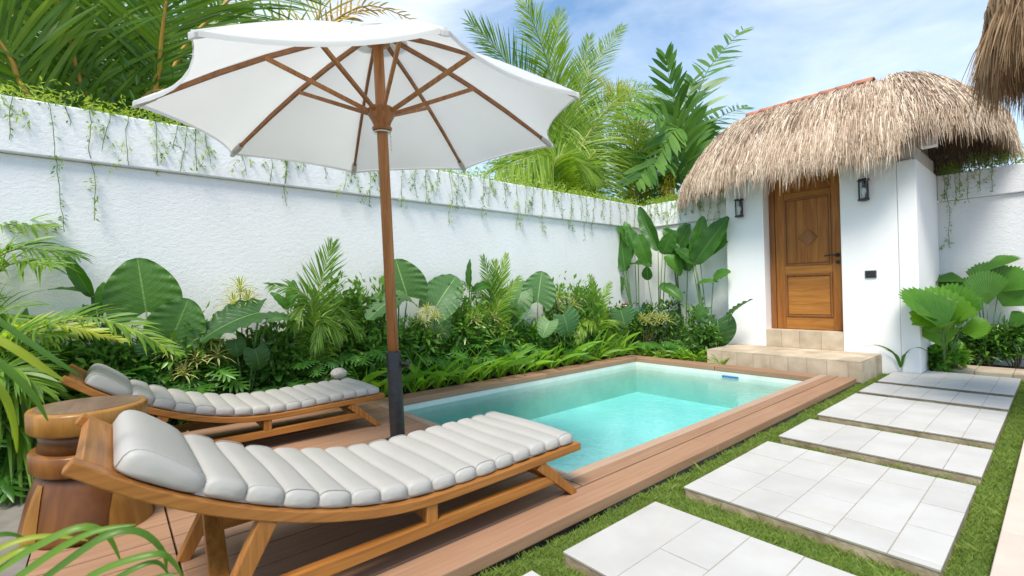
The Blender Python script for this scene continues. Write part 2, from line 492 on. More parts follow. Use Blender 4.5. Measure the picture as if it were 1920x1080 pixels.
foliage('leaf_yellow', (0.45, 0.30, 0.01), (0.65, 0.47, 0.015), (0.78, 0.60, 0.03), 0.4, 0.5)
foliage('leaf_tree', (0.045, 0.13, 0.022), (0.09, 0.21, 0.035), (0.17, 0.33, 0.055), 0.4, 0.35)
foliage('leaf_shrub', (0.03, 0.095, 0.015), (0.085, 0.21, 0.028), (0.19, 0.37, 0.05), 0.22, 0.3, spec=0.55)
foliage('leaf_lobed', (0.04, 0.14, 0.02), (0.09, 0.25, 0.03), (0.21, 0.42, 0.05), 0.36, 0.34)
foliage('leaf_strap', (0.12, 0.27, 0.02), (0.24, 0.44, 0.035), (0.42, 0.62, 0.08), 0.42, 0.4)
foliage('leaf_variegated', (0.09, 0.18, 0.035), (0.15, 0.26, 0.05), (0.25, 0.36, 0.07), 0.3, 0.45, stripes=(0.72, 0.68, 0.34))
foliage('leaf_vine', (0.08, 0.18, 0.02), (0.18, 0.30, 0.04), (0.36, 0.46, 0.08), 0.42, 0.5)
foliage('grass_blade', (0.095, 0.165, 0.03), (0.175, 0.265, 0.05), (0.29, 0.375, 0.09), 0.38, 0.55)
simple('stem_green', (0.06, 0.13, 0.03), (0.12, 0.21, 0.06), 20, 0.5)
simple('stem_brown', (0.07, 0.05, 0.025), (0.14, 0.10, 0.05), 20, 0.8)
simple('stem_yellow', (0.42, 0.23, 0.03), (0.55, 0.33, 0.06), 12, 0.5)
simple('stem_palm', (0.22, 0.26, 0.05), (0.34, 0.36, 0.08), 12, 0.5)
simple('bark', (0.11, 0.09, 0.07), (0.23, 0.19, 0.15), 18, 0.9, 0.6, 30)

def straw_mat():
    m, nt, b = base_mat('straw')
    a = N(nt, 'ShaderNodeAttribute', attribute_name='var').outputs['Fac']
    c = ramp(nt, a, [(0.0, (0.19, 0.125, 0.08)), (0.35, (0.43, 0.315, 0.22)), (0.7, (0.63, 0.495, 0.365)), (1.0, (0.78, 0.68, 0.54))])
    nt.links.new(c, b.inputs['Base Color']); b.inputs['Roughness'].default_value = 0.75; b.inputs['Specular IOR Level'].default_value = 0.25
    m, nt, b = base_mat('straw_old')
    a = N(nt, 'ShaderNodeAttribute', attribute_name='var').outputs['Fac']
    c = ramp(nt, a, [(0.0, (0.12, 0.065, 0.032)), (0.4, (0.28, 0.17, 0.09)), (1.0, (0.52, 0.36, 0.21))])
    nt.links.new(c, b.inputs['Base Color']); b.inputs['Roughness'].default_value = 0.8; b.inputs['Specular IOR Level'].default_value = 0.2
straw_mat()
# ================================================================== the setting
PX0, PX1, PY0, PY1 = -4.07, -1.79, 1.90, 5.82      # pool opening
WATER = -0.11
def sheet(name, rects, z, m):
    b = MB()
    for x0, x1, y0, y1 in rects:
        n = len(b.v); b.v += [(x0, y0, z), (x1, y0, z), (x1, y1, z), (x0, y1, z)]; b.f.append((n, n+1, n+2, n+3))
    return tag(b.build(name, m), kind='structure')
BIG = 1500
hx0, hx1, hy0, hy1 = -4.28, -1.5, 1.84, 6.02
sheet('ground', [(-BIG, hx0, -BIG, BIG), (hx1, BIG, -BIG, BIG), (hx0, hx1, -BIG, hy0), (hx0, hx1, hy1, BIG)], -0.10, 'soil')
sheet('lawn', [(-1.452, -0.19, -2.0, 7.42)], -0.082, 'lawn_soil')
# planting bed soil, gently mounded
def bed(name, x0, x1, y0, y1, z):
    nx, ny = 8, max(4, int((y1 - y0) / 0.12)); b = MB(); P = []
    for i in range(nx):
        for j in range(ny):
            u, v = i / (nx - 1), j / (ny - 1)
            P.append((x0 + (x1 - x0) * u, y0 + (y1 - y0) * v, z + 0.03 * math.sin(3.1 * u) + 0.012 * math.sin(9 * v + 5 * u) + rng.uniform(-.006, .006)))
    b.grid(P, nx, ny); return tag(b.build(name, 'soil', smooth=True), kind='structure')
bed('planting_bed', -4.85, -4.302, -3.0, 6.05, -0.045)
bed('planting_bed', -4.85, -3.155, 6.05, 7.25, -0.04)
bed('planting_bed', -1.07, 2.0, 7.95, 8.4, -0.05)
bed('planting_bed', -4.302, -1.0, -3.0, -0.62, -0.045)
sheet('path', [(-4.302, -1.455, -0.62, -0.262)], -0.03, 'concrete')

# ---- deck
deck = tag(empty('deck', (-2.9, 1.0, 0)), kind='structure')
MB().box(-4.298, -1.47, -0.25, 1.83, -0.098, -0.04).build('joist', 'soil', deck)
edges = [-1.455, -1.62]
while edges[-1] > -4.25: edges.append(edges[-1] - 0.1675)
G = 0.0037
for i in range(1, len(edges) - 1):
    x1, x0 = edges[i] - G, edges[i + 1] + G
    s = 0.19 if i % 2 else 0.19
    MB().box(x0, x1, -0.25, s - G, -0.035, 0).build('deck_board', 'deck_along', deck, bevel=0.003)
    MB().box(x0, x1, s + G, 1.825, -0.035, 0).build('deck_board', 'deck_along', deck, bevel=0.003)
for y0, y1 in ((-0.25, 0.19), (0.19, 2.93), (2.93, 6.04)):
    MB().box(-1.62 + G, -1.455, y0 + G, y1 - G, -0.058, 0).build('deck_board', 'deck_along', deck, bevel=0.006)
MB().box(-1.713, -1.624, 1.83 + G, 4.3 - G, -0.035, 0).build('deck_board', 'deck_along', deck, bevel=0.003)
MB().box(-1.713, -1.624, 4.3 + G, 6.04, -0.035, 0).build('deck_board', 'deck_along', deck, bevel=0.003)
MB().box(-1.71, -1.475, -0.25, 6.03, -0.099, -0.06).build('deck_edge_joist', 'concrete', deck)

# ---- pool
pool = tag(empty('pool', (-2.93, 3.86, -0.5)), kind='structure')
FL = -0.50
MB().box(PX0 - .2, PX0 - .004, PY0 - .1, PY1 + .2, FL - .1, -0.058).build('pool_wall', 'pool_plaster', pool)
MB().box(PX1 + .004, PX1 + .2, PY0 - .1, PY1 + .2, FL - .1, -0.058).build('pool_wall', 'pool_plaster', pool)
MB().box(PX0 - .004, PX1 + .004, PY1 + .004, PY1 + .2, FL - .1, -0.058).build('pool_wall', 'pool_plaster', pool)
MB().box(PX0 - .004, PX1 + .004, PY0 - .1, PY0 - .004, FL - .1, -0.058).build('pool_wall', 'pool_plaster', pool)
MB().box(PX0 - .004, PX1 + .004, PY0 - .004, PY1 + .004, FL - .1, FL).build('pool_floor', 'pool_floor', pool)
# coping boards
for y0, y1 in ((1.83, 4.0), (4.0, 6.04)):
    MB().box(-4.3, PX0, y0 + G, y1 - G, -0.056, 0.001).build('coping_board', 'deck_along', pool, bevel=0.005)
for x0, x1 in ((PX0, -2.9), (-2.9, PX1)):
    MB().box(x0 + G, x1 - G, PY1, 5.928, -0.056, 0.001).build('coping_board', 'deck_across', pool, bevel=0.005)
    MB().box(x0 + G, x1 - G, 5.932, 6.04, -0.056, 0.001).build('coping_board', 'deck_across', pool, bevel=0.005)
MB().box(PX1, -1.717, 1.83, 4.1, -0.056, 0.001).build('coping_board', 'coping_along', pool, bevel=0.004)
MB().box(PX1, -1.717, 4.104, 6.04, -0.056, 0.001).build('coping_board', 'coping_along', pool, bevel=0.004)
MB().box(PX0 + G, PX1 - G, 1.83, PY0, -0.056, 0.001).build('coping_board', 'coping_across', pool, bevel=0.004)
sk = MB().box(-2.80, -2.60, PY1 - .012, PY1 + .003, -0.135, -0.100).build('skimmer', 'blue_plastic', pool, bevel=0.004)
w = MB().box(PX0 - .006, PX1 + .006, PY0 - .006, PY1 + .006, FL - .006, WATER).build('water', 'pool_water')
tag(w, kind='structure')

# ---- stepping slabs of the path
SX0, SX1 = -1.297, -0.305
s6f = at_z(1659, 715.5, -.025).y; s5b = at_z(1649, 718.5, -.025).y
slabs = [(0.30, 1.171), (1.341, 1.992), (2.237, 3.302), (3.472, 4.08), (4.262, 5.33), (5.452, s5b), (s6f, 7.25)]
slab_lab = ['stepping slab closest to the near lounger\'s stretcher, cut by the frame corner', 'large square stepping slab beside the near lounger\'s foot legs',
    'long deep stepping slab of many pale tiles beside the pool', 'shallow stepping slab just beyond the long deep slab by the pool',
    'deep stepping slab beside the far half of the pool', 'narrow stepping slab level with the pool\'s far end', 'last pale stepping slab before the gatehouse plants']
colx = [0, .245, .45, .65, .845, 1.0]
for k, (y0, y1) in enumerate(slabs):
    t = tag(empty('paving_slab', ((SX0 + SX1) / 2, (y0 + y1) / 2, -0.085)), slab_lab[k], 'paving slab', 'stepping slabs along the path')
    jx = rng.uniform(-.008, .008)
    MB().box(SX0 + jx + .006, SX1 + jx - .006, y0 + .006, y1 - .006, -0.1, -0.0345).build('slab_bed', 'slab_side', t, bevel=0.006)
    MB().box(SX0 + jx + .003, SX1 + jx - .003, y0 + .003, y1 - .003, -0.0345, -0.0268).build('grout_bed', 'grout', t)
    for c in range(5):
        x0 = SX0 + jx + colx[c] * (SX1 - SX0); x1 = SX0 + jx + colx[c + 1] * (SX1 - SX0)
        pit = 0.30; off = (0.30 if c % 2 else 0.16) - (0.03 * c)
        ys = [y0]; yy = y0 + off
        if y1 - y0 < 0.75: ys = [y0, y1] if (c % 2 == 0 or y1 - y0 < .62) else [y0, y0 + .30, y1]
        else:
            while yy < y1 - 0.1: ys.append(yy); yy += pit
            ys.append(y1)
        for a, b_ in zip(ys[:-1], ys[1:]):
            dz = rng.uniform(-.0008, .0012)
            MB().box(x0 + .0019, x1 - .0019, a + .0032, b_ - .0032, -0.0345, -0.0250 + dz).build('tile', 'slab_tile', t, bevel=0.002)

# ---- terrace border on the right and tan paving by the far wall
terr = tag(empty('terrace', (0.2, 3, -0.1)), kind='structure')
yy = -2.0
while yy < 7.4:
    MB().box(-0.19, 0.012, yy + .0015, yy + .598, -0.1, -0.030).build('border_stone', 'terrace_stone', terr, bevel=0.004)
    MB().box(0.016, 1.6, yy + .0015, yy + .598, -0.1, -0.031).build('terrace_stone', 'terrace_stone', terr, bevel=0.004)
    yy += .6
pav = tag(empty('pavement', (0.2, 7.7, -0.06)), kind='structure')
xx = -0.98
while xx < 1.8:
    MB().box(xx + .002, xx + .298, 7.44, 7.69, -0.1, -0.012).build('paving_tile', 'step_tile', pav, bevel=0.004)
    MB().box(xx + .002, xx + .298, 7.694, 7.94, -0.1, -0.012).build('paving_tile', 'step_tile', pav, bevel=0.004)
    xx += .3

# ---- lawn blades
def lawn_blades():
    rs = np.random.RandomState(3)
    n = 170000
    x = rs.uniform(-1.452, -0.192, n); y = 0.9 + (7.42 - 0.9) * rs.uniform(0, 1, n) ** 1.35
    keep = np.ones(n, bool)
    for a, b in slabs:
        keep &= ~((x > SX0 + .004) & (x < SX1 - .004) & (y > a + .004) & (y < b - .004))
    x, y = x[keep], y[keep]; n = len(x)
    # clumps
    cl = 0.5 + 0.5 * np.sin(x * 23 + 3 * np.sin(y * 7)) * np.sin(y * 19 + 2 * np.sin(x * 11))
    h = rs.uniform(.011, .027, n) * (0.7 + 0.7 * cl); a = rs.uniform(0, 2 * np.pi, n); w = rs.uniform(.0008, .0017, n)
    long_ = rs.uniform(0, 1, n) < 0.012; h[long_] *= 1.9
    le = rs.uniform(.25, 1.15, n) * h; la = rs.uniform(0, 2 * np.pi, n)
    bx, by = np.cos(a) * w, np.sin(a) * w
    z0 = np.full(n, -0.083)
    V = np.empty((n, 4, 3))
    V[:, 0] = np.c_[x - bx, y - by, z0]; V[:, 1] = np.c_[x + bx, y + by, z0]
    mx_, my_ = x + le * .4 * np.cos(la), y + le * .4 * np.sin(la)
    V[:, 2] = np.c_[mx_ + bx * .7, my_ + by * .7, z0 + h * .65]
    V[:, 3] = np.c_[x + le * np.cos(la), y + le * np.sin(la), z0 + h]
    i = np.arange(n)[:, None] * 4
    F = np.concatenate([i + [0, 1, 2], i + [0, 2, 3]])
    var = np.repeat(np.clip(cl * .6 + rs.uniform(-.25, .6, n), 0, 1), 4)
    o = np_mesh('grass', V.reshape(-1, 3), F, 'grass_blade', attr=var, kind='stuff')
    tag(o, 'short green lawn grass growing between the pale stepping slabs', 'grass')
lawn_blades()

# ---- garden walls
def wall_thing(label, loc, parts):
    t = tag(empty('garden_wall', loc), label, 'wall')
    for nm, bx, m in parts:
        MB().box(*bx).build(nm, m, t, bevel=0.012 if nm == 'wall_cap' else 0.006)
    return t
wall_thing('long white rough rendered garden wall behind the loungers with vines trailing from its top', (-4.95, 2.2, -0.1),
    [('wall_face', (-5.05, -4.85, -4.0, 7.45, -0.3, 2.058), 'wall_stucco'), ('wall_cap', (-5.07, -4.808, -4.0, 7.45, 2.06, 2.462), 'wall_stucco')])
wall_thing('white end wall behind the tall paddle leaf plants left of the gatehouse', (-4.0, 7.35, -0.1),
    [('wall_face', (-4.85, -3.253, 7.25, 7.45, -0.3, 2.068), 'wall_stucco'), ('wall_cap', (-4.806, -3.253, 7.212, 7.45, 2.07, 2.47), 'wall_stucco')])
wall_thing('greyish rough rendered wall behind the fan palms right of the gatehouse', (0.9, 8.5, -0.1),
    [('wall_face', (-1.2, 3.0, 8.4, 8.6, -0.3, 2.068), 'grey_stucco'), ('wall_cap', (-1.068, 3.0, 8.362, 8.6, 2.07, 2.415), 'grey_stucco')])

# ---- entrance step
step = tag(empty('entrance_step', (-2.29, 6.56, 0)), 'low tan stone tiled step in front of the wooden door', 'step')
MB().box(-3.145, -1.435, 6.137, 6.995, -0.1, 0.150).build('step_core', 'grout', step)
xs = [-3.152]
while xs[-1] < -1.64: xs.append(xs[-1] + .2)
xs.append(-1.43)
for a, b in zip(xs[:-1], xs[1:]):
    MB().box(a + .0015, b - .0015, 6.128, 6.138, -0.06, 0.148).build('riser_tile', 'step_tile', step, bevel=0.0015)
rowy = [6.128, 6.42, 6.71, 6.997]
for r in range(3):
    xa = -3.152; first = True
    while xa < -1.44:
        xb = min(xa + (.15 if (first and r % 2) else .3), -1.43)
        if -1.43 - xb < .06: xb = -1.43
        MB().box(xa + .0015, xb - .0015, rowy[r] + .0015, rowy[r + 1] - .0015, 0.149, 0.165).build('tread_tile', 'step_tile', step, bevel=0.0015)
        xa = xb; first = False
ye = 6.14
while ye < 6.98:
    MB().box(-1.436, -1.428, ye + .001, min(ye + .285, 6.997), -0.09, 0.148).build('riser_tile', 'step_tile', step, bevel=0.0015); ye += .287

# ---- gatehouse
gate = tag(empty('gatehouse', (-2.25, 8.0, 0)), 'small white gatehouse with carved wooden door under a shaggy thatched roof', 'gatehouse')
MB().box(-3.252, -2.727, 7.0, 7.45, -0.1, 3.0).build('wall', 'smooth_render', gate, bevel=0.008)
MB().box(-1.812, -1.245, 7.0, 7.45, -0.1, 3.0).build('wall', 'smooth_render', gate, bevel=0.008)
MB().box(-2.727, -1.812, 7.003, 7.45, 2.66, 3.0).build('lintel', 'smooth_render', gate)
MB().box(-3.25, -1.25, 7.452, 9.3, -0.1, 3.0).build('wall', 'smooth_render', gate)
MB().box(-1.242, -1.07, 6.99, 8.398, -0.1, 2.42).build('side_wall', 'smooth_render', gate, bevel=0.008)
MB().box(-1.24, -1.09, 7.03, 8.3, 2.424, 2.60).build('wall_plate_beam', 'plaster_grey_brown', gate, bevel=0.006)
MB().box(-1.08, -0.93, 7.3, 7.45, 2.60, 2.75).build('bracket', 'smooth_render', gate, bevel=0.006)
xa = -2.727
for w_ in (.20, .22, .25, .245):
    MB().box(xa + .0015, xa + w_ - .0015, 7.0, 7.22, 0.1655, 0.396).build('threshold_tile', 'step_tile', gate, bevel=0.002); xa += w_
# door: frame at y 7.2
fr = MB()
fr.box(-2.727, -2.655, 7.19, 7.26, 0.398, 2.655).box(-1.862, -1.812, 7.19, 7.26, 0.398, 2.655).box(-2.655, -1.862, 7.192, 7.26, 2.60, 2.655)
fr.build('door_frame', 'door_frame_wood', gate, bevel=0.004)
DX0, DX1, DZ0, DZ1, DY = -2.653, -1.864, 0.402, 2.598, 7.215
door = MB().box(DX0 + .1, DX1 - .1, DY + .012, DY + .03, DZ0 + .1, DZ1 - .02).build('door', 'door_up', gate)
MB().box(DX0, DX0 + .115, DY, DY + .04, DZ0, DZ1).build('stile', 'door_up', door, bevel=0.003)
MB().box(DX1 - .105, DX1, DY, DY + .04, DZ0, DZ1).build('stile', 'door_up', door, bevel=0.003)
ZB = DZ0
for z0, z1 in ((ZB, ZB + .17), (ZB + .755, ZB + .87), (ZB + 1.80, ZB + 1.88)):
    MB().box(DX0 + .1155, DX1 - .1055, DY + .001, DY + .04, z0, z1).build('rail', 'door_across', door, bevel=0.003)
# top rail with an arched underside
xa, xb = DX0 + .1155, DX1 - .1055; zt = ZB + 1.90
arch = [(xa, DY + .001, DZ1), (xb, DY + .001, DZ1), (xb, DY + .001, zt)]
for k in range(13):
    a = math.pi * k / 12; arch.append(((xa + xb) / 2 + (xb - xa) / 2 * .96 * math.cos(a), DY + .001, zt + .20 * math.sin(a)))
arch.append((xa, DY + .001, zt))
MB().prism(list(reversed(arch)), (0, .035, 0)).build('rail', 'door_across', door)
pts = [((xa + xb) / 2 + (xb - xa) / 2 * .98 * math.cos(math.pi * k / 16), DY - .002, zt + .01 + .20 * math.sin(math.pi * k / 16)) for k in range(17)]
MB().tube(pts, .012, 6).build('moulding', 'door_across', door, smooth=True)
def frame_mould(x0, x1, z0, z1, w=.026):
    for bx in ((x0, x0 + w, z0, z1), (x1 - w, x1, z0, z1), (x0 + w, x1 - w, z0, z0 + w), (x0 + w, x1 - w, z1 - w, z1)):
        MB().box(bx[0] + .0005, bx[1] - .0005, DY - .012, DY + .016, bx[2] + .0005, bx[3] - .0005).build('moulding', 'door_frame_wood', door, bevel=0.006)
frame_mould(xa, xb, ZB + .87, ZB + 1.80)
frame_mould(xa, xb, ZB + .17, ZB + .755)
zz = ZB + .205
for k in range(4):
    MB().box(xa + .034, xb - .034, DY + .004, DY + .014, zz, zz + .127).build('panel_plank', 'door_across', door, bevel=0.002); zz += .1285
for k in range(4):
    wv = (xb - xa - .068) / 4
    MB().box(xa + .034 + wv * k + .0006, xa + .034 + wv * (k + 1) - .0006, DY + .004, DY + .014, ZB + .905, ZB + 1.765).build('panel_plank', 'door_up', door, bevel=0.002)
cx, cz = (xa + xb) / 2 + .01, ZB + 1.245
MB().prism([(cx + .115, DY - .018, cz), (cx, DY - .018, cz + .115), (cx - .115, DY - .018, cz), (cx, DY - .018, cz - .115)], (0, .024, 0)).build('diamond_panel', 'door_frame_wood', door, bevel=0.008)
MB().tube([(DX1 - .04, DY - .001, ZB + .985), (DX1 - .04, DY - .055, ZB + .985)], .013, 10).tube([(DX1 - .03, DY - .05, ZB + .985), (DX1 - .10, DY - .055, ZB + .990), (DX1 - .18, DY - .05, ZB + .978)], [.011, .010, .008], 8).build('handle', 'black_metal', door, smooth=True)
MB().tube([(DX1 - .04, DY - .001, ZB + .985), (DX1 - .04, DY - .012, ZB + .985)], .028, 16).build('rosette', 'black_metal', door)
MB().tube([(DX1 - .04, DY - .001, ZB + .895), (DX1 - .04, DY - .016, ZB + .895)], .026, 16).build('lock', 'black_metal', door)
for z in (ZB + .25, ZB + 1.33, ZB + 2.02):
    MB().tube([(DX0 - .012, DY - .012, z - .06), (DX0 - .012, DY - .012, z + .06)], .011, 8).build('hinge', 'black_metal', door)
MB().prism([(-2.60, DY - .004, 2.50), (-2.575, DY - .004, 2.525), (-2.60, DY - .004, 2.55), (-2.625, DY - .004, 2.525)], (0, .003, 0)).build('frame_marker', 'steel', gate)

# ---- wall lamps and switch plate
def wall_lamp(x, label):
    t = tag(empty('wall_lamp', (x, 6.95, 2.0)), label, 'wall lamp', 'lamps beside the gate door')
    c = (x, 6.925, 0)
    MB().box(x - .026, x + .026, 6.985, 6.9985, 2.03, 2.25).build('back_plate', 'black_metal', t, bevel=0.003)
    MB().lathe((x, 6.925, 2.245), [(.062, 0), (.064, .010), (.060, .020), (.02, .026)], 24).build('cap', 'black_metal', t)
    MB().lathe((x, 6.925, 2.010), [(.030, -.010), (.060, 0), (.060, .016), (.045, .022)], 24).build('base', 'black_metal', t)
    MB().box(x - .012, x + .012, 6.93, 6.99, 2.013, 2.024).build('arm', 'black_metal', t)
    MB().box(x - .012, x + .012, 6.93, 6.99, 2.247, 2.258).build('arm', 'black_metal', t)
    MB().lathe((x, 6.925, 2.033), [(.052, 0), (.052, .21)], 24, cap=False).build('glass', 'lamp_glass', t, smooth=True)
    MB().lathe((x, 6.925, 2.033), [(.016, 0), (.016, .05), (.026, .075), (.028, .10), (.018, .125), (.002, .132)], 16).build('bulb', 'bulb_glass', t, smooth=True)
wall_lamp(-3.025, 'black cylindrical glass wall lamp above the paddle leaf plants')
wall_lamp(-1.548, 'black cylindrical glass wall lamp between door and gatehouse corner')
t = tag(empty('switch_plate', (-1.513, 6.995, 1.118)), 'small dark grey square switch plate on the gatehouse wall', 'switch')
MB().box(-1.570, -1.456, 6.986, 6.9985, 1.073, 1.163).build('plate', 'grey_plate', t, bevel=0.004)
MB().box(-1.560, -1.466, 6.981, 6.987, 1.082, 1.154).build('button', 'black_metal', t, bevel=0.003)

# ---- thatched roofs
class Roof:
    def __init__(s, xc, yc, a, b, rx0, rx1, yr, zr, ze, p=1.7, n=3.2, axis='x'):
        s.__dict__.update(locals())
    def S(s, th, t):
        """th (n,), t (n,) -> points; t in 0..1 ridge to eave, >1 hangs"""
        c, si = np.cos(th), np.sin(th)
        k = (np.abs(c) ** s.n + np.abs(si) ** s.n) ** (-1 / s.n)
        ex, ey = s.xc + s.a * c * k, s.yc + s.b * si * k
        if s.axis == 'x':
            rx = np.clip(s.xc + (ex - s.xc) * .75, s.rx0, s.rx1); ry = np.full_like(rx, s.yr)
        else:
            ry = np.clip(s.yc + (ey - s.yc) * .75, s.rx0, s.rx1); rx = np.full_like(ry, s.yr)
        tt = np.minimum(t, 1.0); ov = np.maximum(t - 1.0, 0)
        q = tt ** .9
        x = rx + (ex - rx) * (q + ov * .18); y = ry + (ey - ry) * (q + ov * .18)
        ze = s.ze(ex, ey)
        z = s.zr - (s.zr - ze) * tt ** s.p - ov * 1.15
        return np.stack([x, y, z], -1)
    def shell(s, name, parent, m='thatch_core', thick=.16):
        nth, nt_ = 120, 14
        th = np.linspace(0, 2 * np.pi, nth, endpoint=False)
        V = []; 
        for j in range(nt_):
            V.append(s.S(th, np.full(nth, j / (nt_ - 1))))
        for j in range(nt_ - 1, 2, -1):
            P = s.S(th, np.full(nth, j / (nt_ - 1) * .985)); P[:, 2] -= thick * (1.0 if j < nt_ - 1 else .7); V.append(P)
        n = len(V); V = np.concatenate(V)
        F = []
        for j in range(n - 1):
            for k in range(nth):
                k2 = (k + 1) % nth
                F.append((j * nth + k, (j + 1) * nth + k, (j + 1) * nth + k2, j * nth + k2))
        return np_mesh(name, V, np.array(F), m, parent, smooth=True)
    def straws(s, name, parent, n, m='straw', seed=1, wid=.006, length=(.22, .5), hang=.22, under=0, thmask=None, keep=None):
        rs = np.random.RandomState(seed)
        th = rs.uniform(0, 2 * np.pi, n * 3)
        # weight by eave speed
        e1 = s.S(th, np.ones(len(th))); e2 = s.S(th + .01, np.ones(len(th)))
        wgt = np.linalg.norm(e1 - e2, axis=1); pick = rs.uniform(0, wgt.max(), len(th)) < wgt
        th = th[pick]
        if thmask is not None: th = th[thmask(th)]
        th = th[:n]; n = len(th)
        run = np.linalg.norm(s.S(th, np.ones(n)) - s.S(th, np.zeros(n)), axis=1)
        t0 = rs.uniform(0, 1.0, n) ** .75 * 1.0
        edge = rs.uniform(0, 1, n) < .34; t0[edge] = rs.uniform(.72, 1.02, edge.sum())
        L = rs.uniform(*length, n) / run
        # straws in ragged bundles: neighbours share their reach
        bun = .5 + .5 * np.sin(th * 61 + 2 * np.sin(th * 23)); L *= .75 + .5 * bun
        t1 = np.minimum(t0 + L, 1.0 + hang * (.3 + .9 * rs.uniform(0, 1, n) ** 1.5) * (.75 + .5 * bun))
        lift = rs.uniform(.0, .05, n) + .012
        lift += .03 * rs.uniform(0, 1, n) ** 6
        dth = rs.normal(0, .035, n) * (.6 / run)
        K = 4
        P = np.empty((n, K, 3))
        for k in range(K):
            u = k / (K - 1); tt = t0 + (t1 - t0) * u
            p = s.S(th + dth * u, tt)
            p[:, 2] += lift * (1 - .75 * u) * (1.0)
            p += rs.normal(0, .004, (n, 3)) * (u > 0)[..., None] if np.ndim(u) else rs.normal(0, .004 * (1 + u), (n, 3))
            P[:, k] = p
        if under:
            pass
        d = P[:, -1] - P[:, 0]; d /= np.linalg.norm(d, axis=1)[:, None] + 1e-9
        rv = rs.normal(0, 1, (n, 3)); sd = np.cross(d, rv); sd /= np.linalg.norm(sd, axis=1)[:, None] + 1e-9
        w = wid * rs.uniform(.5, 1.3, n)
        V = np.empty((n, K, 2, 3))
        for k in range(K):
            ww = w * (1 - .75 * (k / (K - 1)) ** 2)
            V[:, k, 0] = P[:, k] - sd * ww[:, None] / 2; V[:, k, 1] = P[:, k] + sd * ww[:, None] / 2
        i = np.arange(n)[:, None] * (K * 2)
        F = np.concatenate([i + [2 * k, 2 * k + 1, 2 * k + 3, 2 * k + 2] for k in range(K - 1)])
        var = np.clip(.55 + rs.normal(0, .22, n) + .1 * np.sin(th * 17) , 0, 1)
        var = np.repeat(var, K * 2)
        return np_mesh(name, V.reshape(-1, 3), F, m, parent, attr=var, kind='stuff')

def ze_gate(ex, ey):
    # fringe hangs low along the front, trimmed higher round the right-hand end
    k = 1 / (1 + np.exp(-(ex + 1.12) * 16))
    return 2.56 + .26 * k
gr = Roof(-2.28, 8.05, 1.93, 1.52, -3.15, -1.50, 8.0, 3.69, ze_gate, p=1.75, n=3.0)
roof = gr.shell('roof', gate)
gr.straws('thatch', roof, 34000, seed=4, wid=.0095)
gr.straws('thatch_fringe', roof, 12000, seed=9, wid=.009, length=(.3, .6), hang=.26)
# loose underside straw
# terracotta ridge tiles
x = -3.30; k = 0
while x < -1.66:
    b = MB(); P = []
    tl = .235; z0 = 3.765 + (k % 2) * .004
    for i, xx in enumerate((x, x + tl)):
        for j in range(9):
            a = math.pi * (j / 8)
            r = .085 + (0.012 if i == 0 else 0)
            P.append((xx, 8.0 - math.cos(a) * r * 1.2, z0 + math.sin(a) * r * .8 - .02))
    b.grid(P, 2, 9); o = b.build('ridge_tile', 'terracotta', roof, smooth=True)
    so = o.modifiers.new('solid', 'SOLIDIFY'); so.thickness = .018
    x += .205; k += 1

villa = tag(empty('thatched_roof', (.40, 4.90, 2.6)), 'brown thatched villa eave hanging over the terrace border at the path edge', 'roof')
vr = Roof(.35, 4.90, .66, .76, 4.75, 5.05, .35, 3.75, lambda ex, ey: 2.83 + 0 * ex, p=1.35, n=3.2, axis='y')
vc = vr.shell('roof_core', villa)
tm = lambda th: (np.cos(th) < .6)
vr.straws('thatch', vc, 14000, m='straw_old', seed=5, wid=.009, length=(.3, .6), hang=.30, thmask=tm)
# long loose straws hanging off the eave and from the underside of the thatch
def fringe(name, roof_, parent, n, seed, m, L=(.15, .5), t0=(.80, 1.02), drop=.0, tmask=None):
    rs = np.random.RandomState(seed); th = rs.uniform(0, 2 * np.pi, n * 3); th = th[tmask(th)][:n] if tmask else th[:n]; n = len(th)
    P0 = roof_.S(th, rs.uniform(*t0, n)); P0[:, 2] -= drop * rs.uniform(.2, 1, n)
    c = np.array([roof_.xc, roof_.yc]); o = P0[:, :2] - c; o /= np.linalg.norm(o, axis=1)[:, None]
    L_ = rs.uniform(*L, n); K = 4; P = np.empty((n, K, 3)); sp = rs.normal(.10, .10, n); sw = rs.normal(0, .07, (n, 2))
    for k in range(K):
        u = k / (K - 1); P[:, k, :2] = P0[:, :2] + o * (sp * L_ * u ** .8)[:, None] + sw * (L_ * u)[:, None]; P[:, k, 2] = P0[:, 2] - L_ * u * (.75 + .3 * u)
    sd = np.cross(P[:, -1] - P[:, 0], rs.normal(0, 1, (n, 3))); sd /= np.linalg.norm(sd, axis=1)[:, None]
    w = .008 * rs.uniform(.5, 1.3, n); V = np.empty((n, K, 2, 3))
    for k in range(K):
        ww = (w * (1 - .8 * (k / (K - 1)) ** 2))[:, None] / 2; V[:, k, 0] = P[:, k] - sd * ww; V[:, k, 1] = P[:, k] + sd * ww
    i = np.arange(n)[:, None] * (K * 2); F = np.concatenate([i + [2 * k, 2 * k + 1, 2 * k + 3, 2 * k + 2] for k in range(K - 1)])
    return np_mesh(name, V.reshape(-1, 3), F, m, parent, attr=np.repeat(np.clip(.55 + rs.normal(0, .28, n), 0, 1), K * 2), kind='stuff')
fringe('thatch_fringe', vr, vc, 15000, 21, 'straw_old', (.15, .48), (.72, 1.03), .15, tm)
fringe('ragged_edge', gr, roof, 7000, 23, 'straw', (.06, .30), (.86, 1.06), .05)
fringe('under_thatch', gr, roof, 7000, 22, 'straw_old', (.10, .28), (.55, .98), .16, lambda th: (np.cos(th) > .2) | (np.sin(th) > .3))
for yy in (4.55, 5.2):
    MB().beam((.62, yy, -0.03), (.62, yy, 3.1), .12, .12).build('post', 'teak_up', villa, bevel=.005)
